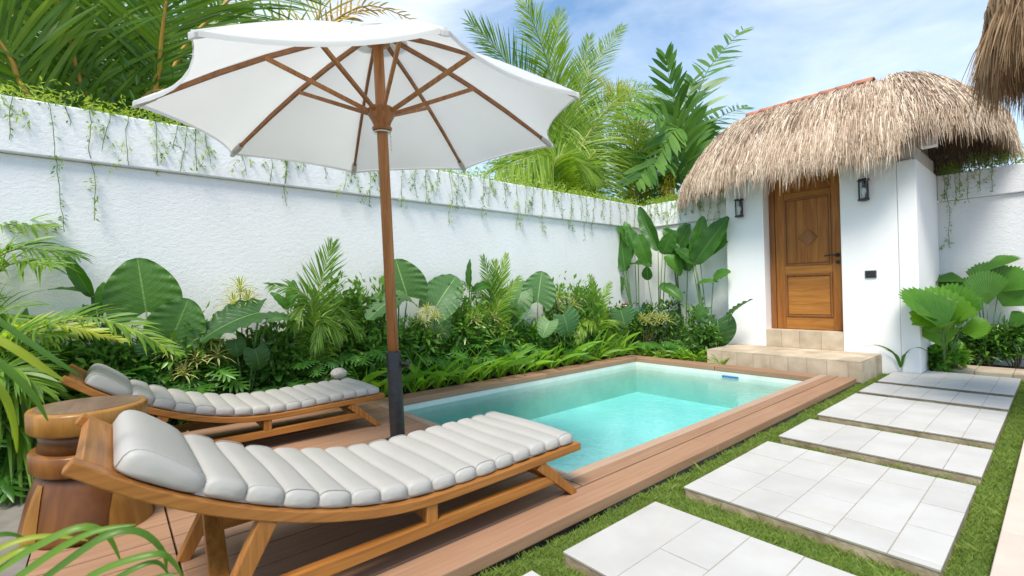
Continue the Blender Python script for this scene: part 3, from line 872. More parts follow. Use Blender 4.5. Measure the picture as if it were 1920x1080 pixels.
# ================================================================== loungers
def catmull(pts, n):
    out = []
    P = [pts[0]] + list(pts) + [pts[-1]]
    seg = len(pts) - 1
    for i in range(n):
        u = i / (n - 1) * seg; k = min(int(u), seg - 1); t = u - k
        p0, p1, p2, p3 = [np.array(q) for q in P[k:k + 4]]
        out.append(.5 * (2 * p1 + (-p0 + p2) * t + (2 * p0 - 5 * p1 + 4 * p2 - p3) * t * t + (-p0 + 3 * p1 - 3 * p2 + p3) * t ** 3))
    return np.array(out)
RTOP = [(-.075, .610), (.06, .511), (.22, .418), (.408, .336), (.574, .282), (.75, .243), (.93, .226), (1.15, .225), (1.45, .232), (1.777, .241)]
def make_lounger(xn, wdt, y0, ys, label, clabel):
    """xn = x of the near rail's outer face, width towards -x"""
    xf = xn - wdt
    t = tag(empty('sun_lounger', (xn - wdt / 2, y0 + .85, 0)), label, 'sun lounger', 'teak sun loungers on the deck')
    top = catmull(RTOP, 60); top[:, 0] = y0 + top[:, 0] * ys
    tan = np.gradient(top, axis=0); tan /= np.linalg.norm(tan, axis=1)[:, None]
    nor = np.c_[-tan[:, 1], tan[:, 0]]
    H = .035
    for xa, xb in ((xn - .052, xn), (xf, xf + .052)):
        b = MB(); P = []
        for p, q in zip(top, nor):
            lo = p - q * H
            P += [(xa, p[0], p[1]), (xb, p[0], p[1]), (xb, lo[0], lo[1]), (xa, lo[0], lo[1])]
        b.grid(P, len(top), 4, loop=True); n = len(b.v)
        b.f += [(3, 2, 1, 0), (n - 4, n - 3, n - 2, n - 1)]
        o = b.build('side_rail', 'teak_along', t, bevel=.004)
    # end boards
    h0 = top[0]; tn = tan[0]
    def cross(u, dz, th, wd, name, mat='teak_across'):
        i = int(u * (len(top) - 1)); p, tg, q = top[i], tan[i], nor[i]
        c = p + q * dz
        MB().beam((xf + .0525, c[0], c[1]), (xn - .0525, c[0], c[1]), wd, th, up=(0, q[0], q[1])).build(name, mat, t, bevel=.003)
    i0 = int(np.searchsorted(np.r_[0, np.cumsum(np.linalg.norm(np.diff(top, axis=0), axis=1))], .047))
    cross((i0 + .5) / (len(top) - 1), -.016, .034, .088, 'head_board')
    cross(.988, -.019, .040, .05, 'foot_board')
    for k in range(13):
        cross(.055 + k * .072, -.026, .016, .06, 'slat')
    Y = lambda y: y0 + y * ys
    def zt(y):
        return float(np.interp(Y(y), top[:, 0], top[:, 1])) - H
    for xs, inner in ((xn - .027, 0), (xf + .027, 1)):
        MB().beam((xs, Y(1.50), zt(1.50) - .002), (xs, Y(1.735), 0.0), .045, .052, up=(0, 1, .6), h2=.034).build('leg', 'teak_up', t, bevel=.003)
        MB().beam((xs, Y(.36), zt(.36) - .002), (xs, Y(.20), 0.0), .045, .056, up=(0, 1, -.4), h2=.040).build('leg', 'teak_up', t, bevel=.003)
        MB().beam((xs, Y(.262), .098), (xs, Y(1.60), .108), .040, .045).build('stretcher', 'teak_along', t, bevel=.003)
        MB().beam((xs, Y(.93), .122), (xs, Y(.93), zt(.93) - .001), .040, .048, up=(0, 1, 0)).build('post', 'teak_up', t, bevel=.003)
    MB().beam((xf + .06, Y(.935), .15), (xn - .06, Y(.935), .15), .05, .04).build('cross_bar', 'teak_across', t, bevel=.003)
    MB().beam((xf + .05, Y(1.60), .115), (xn - .05, Y(1.60), .115), .04, .036).build('cross_bar', 'teak_across', t, bevel=.003)
    MB().beam((xf + .055, Y(.28), zt(.28) - .03), (xn - .055, Y(.245), .06), .055, .05).build('brace', 'teak_across', t, bevel=.003)
    # ---- cushion
    c = tag(empty('lounger_cushion', (xn - wdt / 2, y0 + .85, .3)), clabel, 'cushion', 'ribbed grey lounger cushions')
    s = np.r_[0, np.cumsum(np.linalg.norm(np.diff(top, axis=0), axis=1))]
    tot = s[-1]
    def at(u):
        p = np.array([np.interp(u, s, top[:, k]) for k in (0, 1)]); tg = np.array([np.interp(u, s, tan[:, k]) for k in (0, 1)])
        tg /= np.linalg.norm(tg); return p, tg, np.array([-tg[1], tg[0]])
    xa, xb = xf + .012, xn - .022
    def roll(u0, u1, h, name, seed, head=False):
        p, tg, q = at((u0 + u1) / 2); w = (u1 - u0) * (1.03 if head else 1.06)
        rs = random.Random(seed)
        sec = []
        m = 22
        for k in range(m):
            a = -math.pi * .5 + 2 * math.pi * k / m
            ex, ez = math.cos(a), math.sin(a)
            e = .53 if not head else .50
            X = math.copysign(abs(ex) ** (e * 1.25), ex) * w / 2
            Z = math.copysign(abs(ez) ** (e * 1.15), ez)
            if Z < 0: zz = h * .32 * (1 + Z)          # flat underside
            else: zz = h * .32 + Z * h * .68
            if head: zz *= 1.0 + .16 * (X / (w / 2)) * -1 * (1 if Z > 0 else 0)
            sec.append((X, zz))
        es = [0, .002, .007, .015, .026, .042]; W_ = xb - xa; RR = .042 if head else .032
        def esc(e):
            q_ = max(0, 1 - e / RR); return .72 + .28 * math.sqrt(max(0, 1 - q_ * q_))
        rings = [(-.0082, .0005), (-.0076, .30), (-.005, .55)] + [(e_, esc(e_)) for e_ in es] + [(W_ * f_, 1) for f_ in (.16, .33, .5, .67, .84)]
        rings += [(W_ - e_, s_) for e_, s_ in reversed(rings[:9])]
        nx = len(rings); P = []
        for xo, sc in rings:
            x = xa + xo; v = xo / W_
            pf = 1 + (.03 * math.sin(math.pi * min(1, max(0, v))) + rs.uniform(-.006, .006)) * (1 if sc > .9 else 0)
            sag = 0 if head else .003 * math.sin(5 * v + seed)
            for X, zz in sec:
                z2 = h * .40 + (zz - h * .40) * sc
                cy = p + tg * (X * sc) + q * (z2 * pf + .0005 + sag)
                P.append((x, cy[0], cy[1]))
        b = MB(); b.grid(P, nx, m, loop=True)
        o = b.build(name, 'cushion', c, smooth=True)
        # piping round each end
        for x in (xa + RR * .45, xb - RR * .45):
            pts = []
            for X, zz in sec:
                if zz >= h * .14:
                    cy = p + tg * X * .965 + q * (h * .40 + (zz - h * .40) * .975); pts.append((x, cy[0], cy[1]))
            i0 = max(range(len(pts)), key=lambda i: (Vector(pts[i]) - Vector(pts[i - 1])).length)
            pts = pts[i0:] + pts[:i0]
            MB().tube(pts, .0016, 5).build('piping', 'cushion_piping', o, smooth=True)
    b = MB(); Pm = []
    for uu in np.linspace(.30, tot - .035, 40):
        p_, t_, q_ = at(uu); Pm += [(xa + .01, *(p_ + q_ * .026)), (xb - .01, *(p_ + q_ * .026)), (xb - .01, *(p_ + q_ * .003)), (xa + .01, *(p_ + q_ * .003))]
    b.grid(Pm, 40, 4, loop=True).build('cushion_base', 'cushion', c, smooth=False)
    u = .092; hl = .225
    roll(u, u + hl, .074, 'headrest', 1, True)
    u += hl - .002; n = 15; w = (tot - .030 - u) / n
    for k in range(n):
        g = 1.22 - .3 * k / n
        pass
    ws = [1.12 - .22 * k / (n - 1) for k in range(n)]; f = (tot - .028 - u) / sum(ws)
    for k in range(n):
        roll(u, u + ws[k] * f, .060 - .004 * k / n, 'cushion_roll', 10 + k); u += ws[k] * f
    return t
make_lounger(-1.578, .66, 0.0, 1.0, 'curved teak sun lounger at the deck edge next to the stepping slabs', 'ribbed light grey cushion on the lounger beside the stepping slabs')
make_lounger(-3.40, .64, -.115, .962, 'curved teak sun lounger against the planting bed with a pebble on its foot end', 'ribbed light grey cushion on the lounger along the planting bed')

# pebble on the far cushion
b = MB(); P = []
for i in range(13):
    for j in range(20):
        a = math.pi * i / 12; q = 2 * math.pi * j / 20
        r = 1 + .04 * math.sin(3 * q + 2 * a) + .03 * math.sin(5 * a)
        P.append((math.sin(a) * math.cos(q) * .058 * r, math.sin(a) * math.sin(q) * .068 * r, math.cos(a) * .045 * r))
pb = at_z(635, 708, .30)
b.grid([(x + pb.x, y + pb.y, z + .337) for x, y, z in P], 13, 20, loop=True)
tag(b.build('pebble', 'stone', smooth=True, loc=(pb.x, pb.y, .292)), 'round speckled beige pebble lying on the far lounger cushion', 'pebble')

# ================================================================== carved stump table
ST = (-2.875, -.08)
st = tag(empty('stump_table', (ST[0], ST[1], 0)), 'carved dark brown tree stump side table between the lounger heads', 'side table')
wob = lambda a, z: 1 + .05 * math.sin(2 * a + .6) + .03 * math.sin(3 * a + 2 + z)
C0 = (ST[0], ST[1], 0)
MB().lathe(C0, [(.240, 0), (.238, .02), (.222, .10), (.203, .18), (.182, .245), (.172, .262)], 40, wob).build('base', 'stump_wood', st, smooth=True)
for a0, w_ in ((.72, .95), (2.9, .5), (5.25, .5)):
    b = MB(); P = []
    for r, z, e in ((.2405, 0, 1), (.2225, .10, .9), (.2035, .18, .7), (.186, .235, .45)):
        for k in range(9):
            a = a0 + (k / 8 - .5) * w_ * e; q = (r + .0035) * wob(a, z); P.append((ST[0] + q * math.cos(a), ST[1] + q * math.sin(a), z + .001))
    b.grid(P, 4, 9).build('sapwood_patch', 'stump_sap', st, smooth=True)
MB().lathe(C0, [(.10, .262), (.198, .266), (.205, .275), (.207, .345), (.20, .355), (.14, .358)], 40, wob).build('collar', 'stump_collar', st, smooth=True)
MB().lathe(C0, [(.180, .357), (.172, .40), (.182, .435)], 40, wob).build('neck', 'stump_wood', st, smooth=True)
MB().lathe(C0, [(.12, .434), (.205, .437), (.212, .446), (.214, .520), (.208, .530), (.19, .532)], 40, wob).build('top_disc', 'stump_sap', st, smooth=True)
MB().lathe(C0, [(.187, .5325), (.187, .5335), (.0, .5345)], 40, wob, cap=False).build('top_face', 'stump_top', st)

# ================================================================== umbrella
S_ = .85
UC = Vector((0, 0, 1)) + (Vector((-3.32513897, 1.58015089, 2.27198996)) - Vector((0, 0, 1))) * S_
UA = Vector((.0055393, -.03646722, 1.0)); UR = 1.5 * S_
foot = UC - UA * UC.z
UAn = UA.normalized()
e1 = Vector((0, 1, 0)).cross(UAn).normalized(); e2 = UAn.cross(e1)
um = tag(empty('parasol', foot), 'large white canvas parasol with wooden pole and ribs standing between the loungers', 'parasol')
def ax(d): return UC + UA * d
def on(dz): return foot + UA * dz
MB().tube([on(.03), on(.10), on(.63)], .047, 24).build('pole_sleeve', 'black_metal', um, smooth=True, bevel=.003)
MB().lathe((foot.x, foot.y, 0), [(.15, 0), (.155, .012), (.15, .03), (.07, .045), (.055, .07)], 40).build('base_plate', 'black_metal', um)
sl = on(.55)
MB().tube([sl + _r * .04, sl + _r * .085], .011, 10).tube([sl + _r * .08, sl + _r * .10], .024, 12).build('clamp_knob', 'black_metal', um)
APEX = .645
MB().tube([on(.60), ax(-.02), ax(APEX - .03)], [.0345, .0345, .033], 20).build('pole', 'umbrella_wood', um, smooth=True)
def ring(prof, name, mat):
    b = MB(); P = []
    for r, d in prof:
        for k in range(24):
            a = 2 * math.pi * k / 24; P.append(ax(d) + (e1 * math.cos(a) + e2 * math.sin(a)) * r)
    b.grid(P, len(prof), 24, loop=True); return b.build(name, mat, um, smooth=True, bevel=.003)
HUB = .085
ring([(.034, HUB - .12), (.058, HUB - .115), (.064, HUB - .098), (.052, HUB - .085), (.060, HUB - .06), (.082, HUB - .02), (.085, HUB + .02), (.07, HUB + .035), (.034, HUB + .036)], 'hub', 'umbrella_wood')
ring([(.034, HUB - .132), (.055, HUB - .130), (.055, HUB - .121), (.034, HUB - .1205)], 'hub_ring', 'steel')
ring([(.034, APEX - .13), (.075, APEX - .125), (.08, APEX - .085), (.05, APEX - .06), (.034, APEX - .058)], 'top_hub', 'umbrella_wood')
A0 = 4.46741629
tips = []
for k in range(8):
    a = A0 - k * math.pi / 4; d = e1 * math.cos(a) + e2 * math.sin(a); tips.append(UC + d * UR)
def ribpt(k, u):   # u 0 apex .. 1 tip, ribs slightly bowed
    a = A0 - k * math.pi / 4; d = e1 * math.cos(a) + e2 * math.sin(a)
    return UC + d * (UR * u) + UAn * (APEX * (1 - u) ** 1.0 * 0.97 + .045 * math.sin(math.pi * u))
for k in range(8):
    pts = [ribpt(k, u) - UAn * .022 for u in (.06, .3, .5, .7, .9, .985)]
    b = MB()
    for p, q in zip(pts[:-1], pts[1:]):
        pass
    P = []
    a = A0 - k * math.pi / 4; rd = e1 * math.cos(a) + e2 * math.sin(a); sd = UAn.cross(rd).normalized()
    for i, p in enumerate(pts):
        tg = (pts[min(i + 1, 5)] - pts[max(i - 1, 0)]).normalized(); up = sd.cross(tg).normalized(); hh = .0135 if i < 4 else .010
        for sx, sy in ((-1, -1), (1, -1), (1, 1), (-1, 1)): P.append(p + sd * (.0095 * sx) + up * (hh * sy))
    b.grid(P, 6, 4, loop=True); b.f += [(3, 2, 1, 0), (20, 21, 22, 23)]
    rb = b.build('rib', 'rib_wood', um, bevel=.002)
    j = ribpt(k, .50) - UAn * .022
    h0 = ax(HUB) + rd * .07
    for off in (-.014, .014) if False else (0,):
        MB().beam(h0, j + (j - h0).normalized() * .012 - UAn * .012, .020, .025, up=UAn).build('strut', 'umbrella_wood', um, bevel=.002)
    # corner pocket of canvas
    tp = tips[k]
    b2 = MB(); P = []
    for u, w_ in ((.925, .019), (.965, .021), (1.004, .017)):
        p = ribpt(k, u)
        for sx, sz in ((-1, -.004), (-1, -.036), (1, -.036), (1, -.004)): P.append(p + sd * w_ * sx + UAn * sz)
    b2.grid(P, 3, 4, loop=True); b2.f.append((8, 9, 10, 11)); b2.build('corner_pocket', 'canvas', um, bevel=.006)
# canopy: eight panels sagging between the ribs, scalloped edge, short hem
b = MB(); NU, NV = 15, 9
for k in range(8):
    P = []
    for i in range(NU):
        u = .012 + (1 - .012) * i / (NU - 1)
        A, B = ribpt(k, u), ribpt(k + 1, u)
        for j in range(NV):
            v = j / (NV - 1); s4 = 4 * v * (1 - v)
            p = A.lerp(B, v)
            inward = (ax(0) - (A + B) / 2); inward -= UAn * inward.dot(UAn); inward.normalize()
            p = p + inward * (.095 * s4 * u ** 4) - UAn * (.030 * s4 * math.sin(math.pi * min(u, .92)) ) - UAn * (.004 * s4 * u ** 5)
            P.append(p)
    b.grid(P, NU, NV)
can = b.build('canopy', 'canvas', um, smooth=True)
b = MB()
for k in range(8):
    P = []
    for i, dz in enumerate((.002, -.022)):
        for j in range(NV):
            v = j / (NV - 1); s4 = 4 * v * (1 - v); A, B = tips[k], tips[(k + 1) % 8]
            inward = (ax(0) - (A + B) / 2).normalized()
            P.append(A.lerp(B, v) + inward * (.095 * s4) + UAn * (-.004 * s4 + dz) - inward * .003)
    b.grid(P, 2, NV)
b.build('hem', 'canvas', can, smooth=True)
b = MB(); P = []
for u, dz in ((.0, .045), (.09, .03), (.15, .012)):
    for k in range(8): P.append(ribpt(k, u) + UAn * (dz))
b.grid(P, 3, 8, loop=True).build('vent_cap', 'canvas', can, smooth=True)
b = MB()
for i in range(9):
    p = on(UC.z) + UA * (HUB - .135) + _r * .052 - UAn * (i * .014)
    b.tube([p, p - UAn * .010 + _r * (.004 if i % 2 else -.004)], .003, 5)
b.build('chain', 'steel', um)
# ================================================================== planting: building blocks
RS = np.random.RandomState(11)
def mesh_uv(name, V, F, UV, mat):
    me = bpy.data.meshes.new(name)
    me.from_pydata([tuple(v) for v in V], [], [tuple(f) for f in F])
    l = me.uv_layers.new(name='UVMap')
    idx = np.empty(len(me.loops), dtype=np.int32); me.loops.foreach_get('vertex_index', idx)
    l.data.foreach_set('uv', np.array(UV, dtype=np.float32)[idx].ravel())
    me.polygons.foreach_set('use_smooth', [True] * len(me.polygons))
    me.materials.append(M[mat]); me.update()
    return me

def blade_mesh(name, mat, wfun, nL=12, nW=7, fold=.25, bend=.4, wave=.03, wn=5, notch=0.0, seed=0, twist=0.0, rip=0.0):
    """blade along +Y from the stalk (y=0), face +Z, length 1, width 1 at its widest"""
    rs = random.Random(seed); V = []; UV = []; F = []
    ph = rs.uniform(0, 6)
    for i in range(nL):
        t = i / (nL - 1)
        for j in range(nW):
            v = j / (nW - 1); c = 2 * v - 1
            y0 = notch * (1 - abs(c)) ** .8
            y = (y0 + t * (1 - y0) - notch) / (1 - notch)
            x = c * .5 * wfun(t)
            z = fold * abs(c) * .5 * wfun(t) + wave * abs(c) ** 3 * math.sin(wn * 2 * math.pi * t + ph + (2 if c > 0 else 0)) * .5
            z += rip * abs(c) ** .6 * (1 - abs(c) ** 4) * (math.cos(2 * math.pi * (9 * t - 4.5 * abs(c))) + 1.3 * math.sin(2 * math.pi * (3.3 * t + 1.7 * c) + ph))
            # bend the blade downwards along its length
            a = bend * max(t, 0)
            yb = y if y < 0 else (math.sin(bend * y) / bend if abs(bend) > 1e-3 else y)
            zb = -(1 - math.cos(bend * y)) / bend if (abs(bend) > 1e-3 and y > 0) else 0
            tw = twist * t
            x2 = x * math.cos(tw) - z * math.sin(tw); z2 = x * math.sin(tw) + z * math.cos(tw)
            V.append((x2, yb, zb + z2)); UV.append((t, v))
    for i in range(nL - 1):
        for j in range(nW - 1):
            F.append((i * nW + j, i * nW + j + 1, (i + 1) * nW + j + 1, (i + 1) * nW + j))
    return mesh_uv(name, V, F, UV, mat)

def w_heart(t): return max(.02, math.sin(math.pi * (t * .80 + .185)) ** .62 * (1 if t < .985 else .3))
def w_paddle(t): return max(.03, math.sin(math.pi * (t * .97 + .015)) ** .55 * (1.0 - .25 * t))
def w_lance(t): return max(.03, math.sin(math.pi * (t * .97 + .02) ** .8) ** .9)
def w_strap(t): return max(.03, (1 - t ** 3.2) * (.55 + .9 * min(t, .4)))

ELE = [blade_mesh('elephant_leaf', 'leaf_elephant', w_heart, 46, 11, .16, b, .055, 6, .2, s, 0, .003) for s, b in ((1, .25), (2, .6), (3, 1.0))]
ELEP = [blade_mesh('elephant_leaf', 'leaf_elephant_pale', w_heart, 46, 11, .18, b, .055, 7, .2, s, 0, .004) for s, b in ((4, .25), (5, .7))]
PAD = [blade_mesh('paddle_leaf', 'leaf_paddle', w_paddle, 16, 7, .18, b, .05, 4, 0, s, tw) for s, b, tw in ((1, .3, .2), (2, .8, -.2), (3, 1.3, .3))]
LAN = [blade_mesh('lance_leaf', 'leaf_shrub', w_lance, 7, 3, .3, b, 0, 1, 0, s) for s, b in ((1, .4), (2, .9))]
STR = [blade_mesh('strap_leaf', 'leaf_strap', w_strap, 11, 3, .035, b, 0, 1, 0, s, tw) for s, b, tw in ((1, .6, .1), (2, .95, -.2), (3, 1.35, .3), (4, .3, 0), (5, 1.75, .2))]

def lobed_mesh(name, mat, seed):
    rs = random.Random(seed); V = []; F = []; UV = []
    def strip(pts, wid, lift=0):
        n0 = len(V); m = len(pts)
        for i, (x, y) in enumerate(pts):
            a = pts[min(i + 1, m - 1)]; b = pts[max(i - 1, 0)]
            dx, dy = a[0] - b[0], a[1] - b[1]; L = math.hypot(dx, dy) or 1
            w = wid[i]; z = -.22 * (x * x) - .30 * max(y, 0) ** 2 + lift
            V.extend([(x - dy / L * w, y + dx / L * w, z - .02), (x, y, z + .012), (x + dy / L * w, y - dx / L * w, z - .02)])
            UV.extend([(i / m, 0), (i / m, .5), (i / m, 1)])
        for i in range(m - 1):
            a = n0 + i * 3
            F.extend([(a, a + 1, a + 4, a + 3), (a + 1, a + 2, a + 5, a + 4)])
    strip([(0, -.05), (0, .3), (0, .65), (0, 1.0)], [.03, .12, .10, .012])
    for k in range(6):
        y = -.02 + k * .135; L = (.30, .46, .52, .46, .36, .24)[k] * rs.uniform(.9, 1.1); up = (-.30, -.02, .16, .24, .28, .26)[k]
        for s in (-1, 1):
            strip([(s * .01, y), (s * L * .4, y + up * .45), (s * L * .75, y + up * .8), (s * L, y + up)], [.052, .062, .050, .008], lift=-.006 * k)
            if k in (1, 2, 3):
                strip([(s * L * .55, y + up * .55), (s * L * .72, y + up * .4 - .05), (s * L * .86, y + up * .4 - .09)], [.035, .03, .006])
    return mesh_uv(name, V, F, UV, mat)
LOB = [lobed_mesh('lobed_leaf', 'leaf_lobed', s) for s in (1, 2, 3)]

def fan_mesh(name, mat, seed, spread=2.2, cup=.35, nseg=17):
    rs = random.Random(seed); V = []; F = []; UV = []
    rings = (.03, .35, .7, .92, 1.0); m = nseg * 2 + 1
    for i, r in enumerate(rings):
        for j in range(m):
            a = (j / (m - 1) - .5) * spread
            rr = r * (1 - .10 * abs(a / (spread / 2)) ** 2)
            if i == 4: rr = r * (.93 if j % 2 else 1.0) * (1 - .10 * abs(a / (spread / 2)) ** 2) * rs.uniform(.98, 1.01)
            z = cup * rr * (abs(a) / (spread / 2)) ** 1.6 - .14 * rr ** 2.5 + (.007 if j % 2 else -.007) * (r ** .6) + .03 * r ** 3 * math.sin(a * 3.5 + seed)
            V.append((rr * math.sin(a), rr * math.cos(a), z)); UV.append((r, j / (m - 1)))
    for i in range(len(rings) - 1):
        for j in range(m - 1):
            F.append((i * m + j, i * m + j + 1, (i + 1) * m + j + 1, (i + 1) * m + j))
    me = mesh_uv(name, V, F, UV, mat)
    me.polygons.foreach_set('use_smooth', [False] * len(me.polygons))
    return me
FANB = [fan_mesh('fan_leaf', 'leaf_fan', s, sp, cu) for s, sp, cu in ((1, 2.3, .45), (2, 1.9, .2), (3, 2.6, .6))]
FAND = [fan_mesh('fan_leaf', 'leaf_fan_dark', s, sp, cu) for s, sp, cu in ((4, 2.0, .25), (5, 1.5, .15))]

def place(me, name, base, tip, normal, width, parent):
    base = Vector(base); y = (Vector(tip) - base); L = y.length; y.normalize()
    n = Vector(normal); x = y.cross(n)
    if x.length < 1e-4: x = y.cross(Vector((.3, .5, .8)))
    x.normalize(); z = x.cross(y)
    o = bpy.data.objects.new(name, me); col.objects.link(o)
    b = base - wloc(parent) if parent else base
    o.matrix_basis = Matrix(((x.x * width, y.x * L, z.x * L, b.x), (x.y * width, y.y * L, z.y * L, b.y), (x.z * width, y.z * L, z.z * L, b.z), (0, 0, 0, 1)))
    if parent: o.parent = parent
    return o
UP = Vector((0, 0, 1))
def facing(p, c, up=.4, side=0.0):
    """normal between the camera-ish direction and straight up"""
    d = (CAM - Vector(p)).normalized()
    return (d * c + UP * up + _r * side).normalized()
def arc(a, b, sag, n=7, via=None):
    a, b = Vector(a), Vector(b); out = []
    for i in range(n):
        t = i / (n - 1); p = a.lerp(b, t); p.z += sag * 4 * t * (1 - t); out.append(p)
    return out
def stalk(parent, a, b, r0, r1, mat='stem_green', sag=.03, name='stalk'):
    n = 6; rad = [r0 + (r1 - r0) * i / (n - 1) for i in range(n)]
    return MB().tube(arc(a, b, sag, n), rad, 6).build(name, mat, parent, smooth=True)
def px_len(p, npx):
    d = (Vector(p) - CAM).dot(_f); return npx * d / FPX

# ---- pinnate fronds -------------------------------------------------
def frond(parent, pts, n=40, ll=.8, lw=.03, mat='leaf_palm', rmat='stem_palm', a0=75, a1=28, droop=.25, lift=.25, rr=.014, plane=None, seed=0, start=.12, jit=.12, name='frond', both=True, tipvar=.0, pe=.65):
    rs = np.random.RandomState(seed)
    C = catmull([tuple(p) for p in pts], 64)
    seg = np.r_[0, np.cumsum(np.linalg.norm(np.diff(C, axis=0), axis=1))]; tot = seg[-1]
    s = np.linspace(start, .995, n); s = np.clip(s + rs.normal(0, .15 / n, n), 0, .999)
    s = np.repeat(s, 2); side = np.tile([-1.0, 1.0], n)
    P = np.stack([np.interp(s * tot, seg, C[:, k]) for k in range(3)], -1)
    P2 = np.stack([np.interp(np.minimum(s * tot + .02, tot), seg, C[:, k]) for k in range(3)], -1)
    P0 = np.stack([np.interp(np.maximum(s * tot - .02, 0), seg, C[:, k]) for k in range(3)], -1)
    Tn = P2 - P0; Tn /= np.linalg.norm(Tn, axis=1)[:, None] + 1e-9
    ref = np.array([0, 0, 1.0]) if plane is None else np.array(plane, float)
    S = np.cross(Tn, ref); S /= np.linalg.norm(S, axis=1)[:, None] + 1e-9
    Nn = np.cross(S, Tn)
    al = np.radians(a0 + (a1 - a0) * s + rs.normal(0, 5, len(s)))
    D = Tn * np.cos(al)[:, None] + S * (side * np.sin(al))[:, None] + Nn * (lift + rs.normal(0, jit, len(s)))[:, None]
    D /= np.linalg.norm(D, axis=1)[:, None]
    prof = np.sin(np.pi * np.clip(s * .80 + .17, 0, 1)) ** pe
    L = ll * prof * rs.uniform(.85, 1.1, len(s))
    W = lw * rs.uniform(.8, 1.15, len(s)) * (.65 + .35 * prof)
    K = 5
    Vv = np.empty((len(s), K, 2, 3))
    wd = np.cross(D, Nn); wd /= np.linalg.norm(wd, axis=1)[:, None] + 1e-9
    wd = wd + Nn * (rs.normal(.15, .35, len(s)))[:, None] * side[:, None]; wd /= np.linalg.norm(wd, axis=1)[:, None]
    dr = droop * rs.uniform(.5, 1.5, len(s))
    for k in range(K):
        u = k / (K - 1)
        c = P + D * (L * u)[:, None]; c[:, 2] -= dr * L * u ** 2.2
        w = W * (np.sin(np.pi * (u * .85 + .13)) ** .7 if k < K - 1 else .06) / 2
        Vv[:, k, 0] = c - wd * w[:, None]; Vv[:, k, 1] = c + wd * w[:, None]
    i = np.arange(len(s))[:, None] * (K * 2)
    F = np.concatenate([i + [2 * k, 2 * k + 1, 2 * k + 3, 2 * k + 2] for k in range(K - 1)])
    var = np.clip(np.repeat(rs.uniform(0, 1, len(s)), K * 2) + tipvar * np.repeat(s, K * 2), 0, 1)
    o = np_mesh(name, Vv.reshape(-1, 3), F, mat, parent, attr=var, kind='stuff')
    step = C[::4] if len(C) > 16 else C
    rad = [rr * (1 - .8 * k / (len(step) - 1)) for k in range(len(step))]
    MB().tube([tuple(p) for p in step], rad, 5).build('rachis', rmat, o, smooth=True)
    return o

# ---- leaf clouds (shrubs, creeper) ----------------------------------
def leaf_cloud(name, pts, dirs, size, mat, parent=None, seed=0, aspect=.42, kind='stuff', var0=0.0, curl=.25):
    """one small folded leaf per point: 2 quads"""
    rs = np.random.RandomState(seed); n = len(pts)
    d = dirs + rs.normal(0, .45, (n, 3)); d /= np.linalg.norm(d, axis=1)[:, None] + 1e-9
    sd = np.cross(d, rs.normal(0, 1, (n, 3)) + np.array([0, 0, 1.5])); sd /= np.linalg.norm(sd, axis=1)[:, None] + 1e-9
    nn = np.cross(sd, d)
    L = size * rs.uniform(.6, 1.3, n); W = L * aspect / 2
    V = np.empty((n, 6, 3))
    V[:, 0] = pts
    V[:, 1] = pts + d * (L * .45)[:, None] - sd * W[:, None] + nn * (L * .06)[:, None]
    V[:, 2] = pts + d * (L * .45)[:, None] - nn * (L * .02)[:, None]
    V[:, 3] = pts + d * (L * .45)[:, None] + sd * W[:, None] + nn * (L * .06)[:, None]
    tip = pts + d * L[:, None]; tip[:, 2] -= curl * L * .4
    V[:, 4] = tip - sd * (W * .12)[:, None]; V[:, 5] = tip + sd * (W * .12)[:, None]
    i = np.arange(n)[:, None] * 6
    F = np.concatenate([i + [0, 2, 1, 1], i + [0, 3, 2, 2], i + [1, 2, 5, 4], i + [2, 3, 5, 5]])
    # as triangles
    T_ = np.concatenate([i + [0, 2, 1], i + [0, 3, 2], i + [1, 2, 4], i + [2, 5, 4], i + [2, 3, 5]])
    var = np.repeat(np.clip(rs.uniform(0, 1, n) + var0, 0, 1), 6)
    uv = np.tile(np.array([[0, .5], [.5, 0], [.5, .5], [.5, 1], [1, .4], [1, .6]]), (n, 1))
    return np_mesh(name, V.reshape(-1, 3), T_, mat, parent, attr=var, kind=kind, uv=uv)

def shrub(root, rx, ry, h, n, size, label, mat='leaf_shrub', seed=0, aspect=.42, group=None, var0=0.0, z0=.05):
    """stems from the ground, leaves in clumps at the stem ends, gaps between the clumps"""
    rs = np.random.RandomState(seed)
    root = Vector(root)
    t = tag(empty('leafy_shrub', root), label, 'shrub', group)
    nc = max(8, int(n / 55)); cen = []
    st_ = MB()
    for c in range(nc):
        a = rs.uniform(0, 2 * np.pi); r = rs.uniform(.15, 1) ** .6; zz = z0 + (h - z0) * rs.uniform(.12, 1) ** .8
        rr = r * (1 - .35 * (zz / h) ** 2)
        cx, cy = root.x + rx * rr * math.cos(a), root.y + ry * rr * math.sin(a)
        cen.append((cx, cy, root.z + zz))
        st_.tube([(root.x + .2 * (cx - root.x), root.y + .2 * (cy - root.y), root.z - .02), (root.x + .6 * (cx - root.x), root.y + .6 * (cy - root.y), root.z + zz * .6), (cx, cy, root.z + zz)], [.006, .005, .002], 4)
    st_.build('stem', 'stem_brown', t)
    cen = np.array(cen); k = rs.randint(0, nc, n)
    off = rs.normal(0, 1, (n, 3)) * np.array([rx, ry, h * .55]) * .24
    P = cen[k] + off; P[:, 2] = np.maximum(P[:, 2], root.z + .02)
    d = off / (np.linalg.norm(off, axis=1)[:, None] + 1e-6) + np.array([.35, -.1, .25])
    leaf_cloud('foliage', P, d, size, mat, t, seed + 1, aspect, 'stuff', var0)
    return t
# ================================================================== planting bed along the long wall
BED = -0.03
def root_of(p, dx=.0, dy=0.0, z=BED): return Vector((p.x + dx, p.y + dy, z))

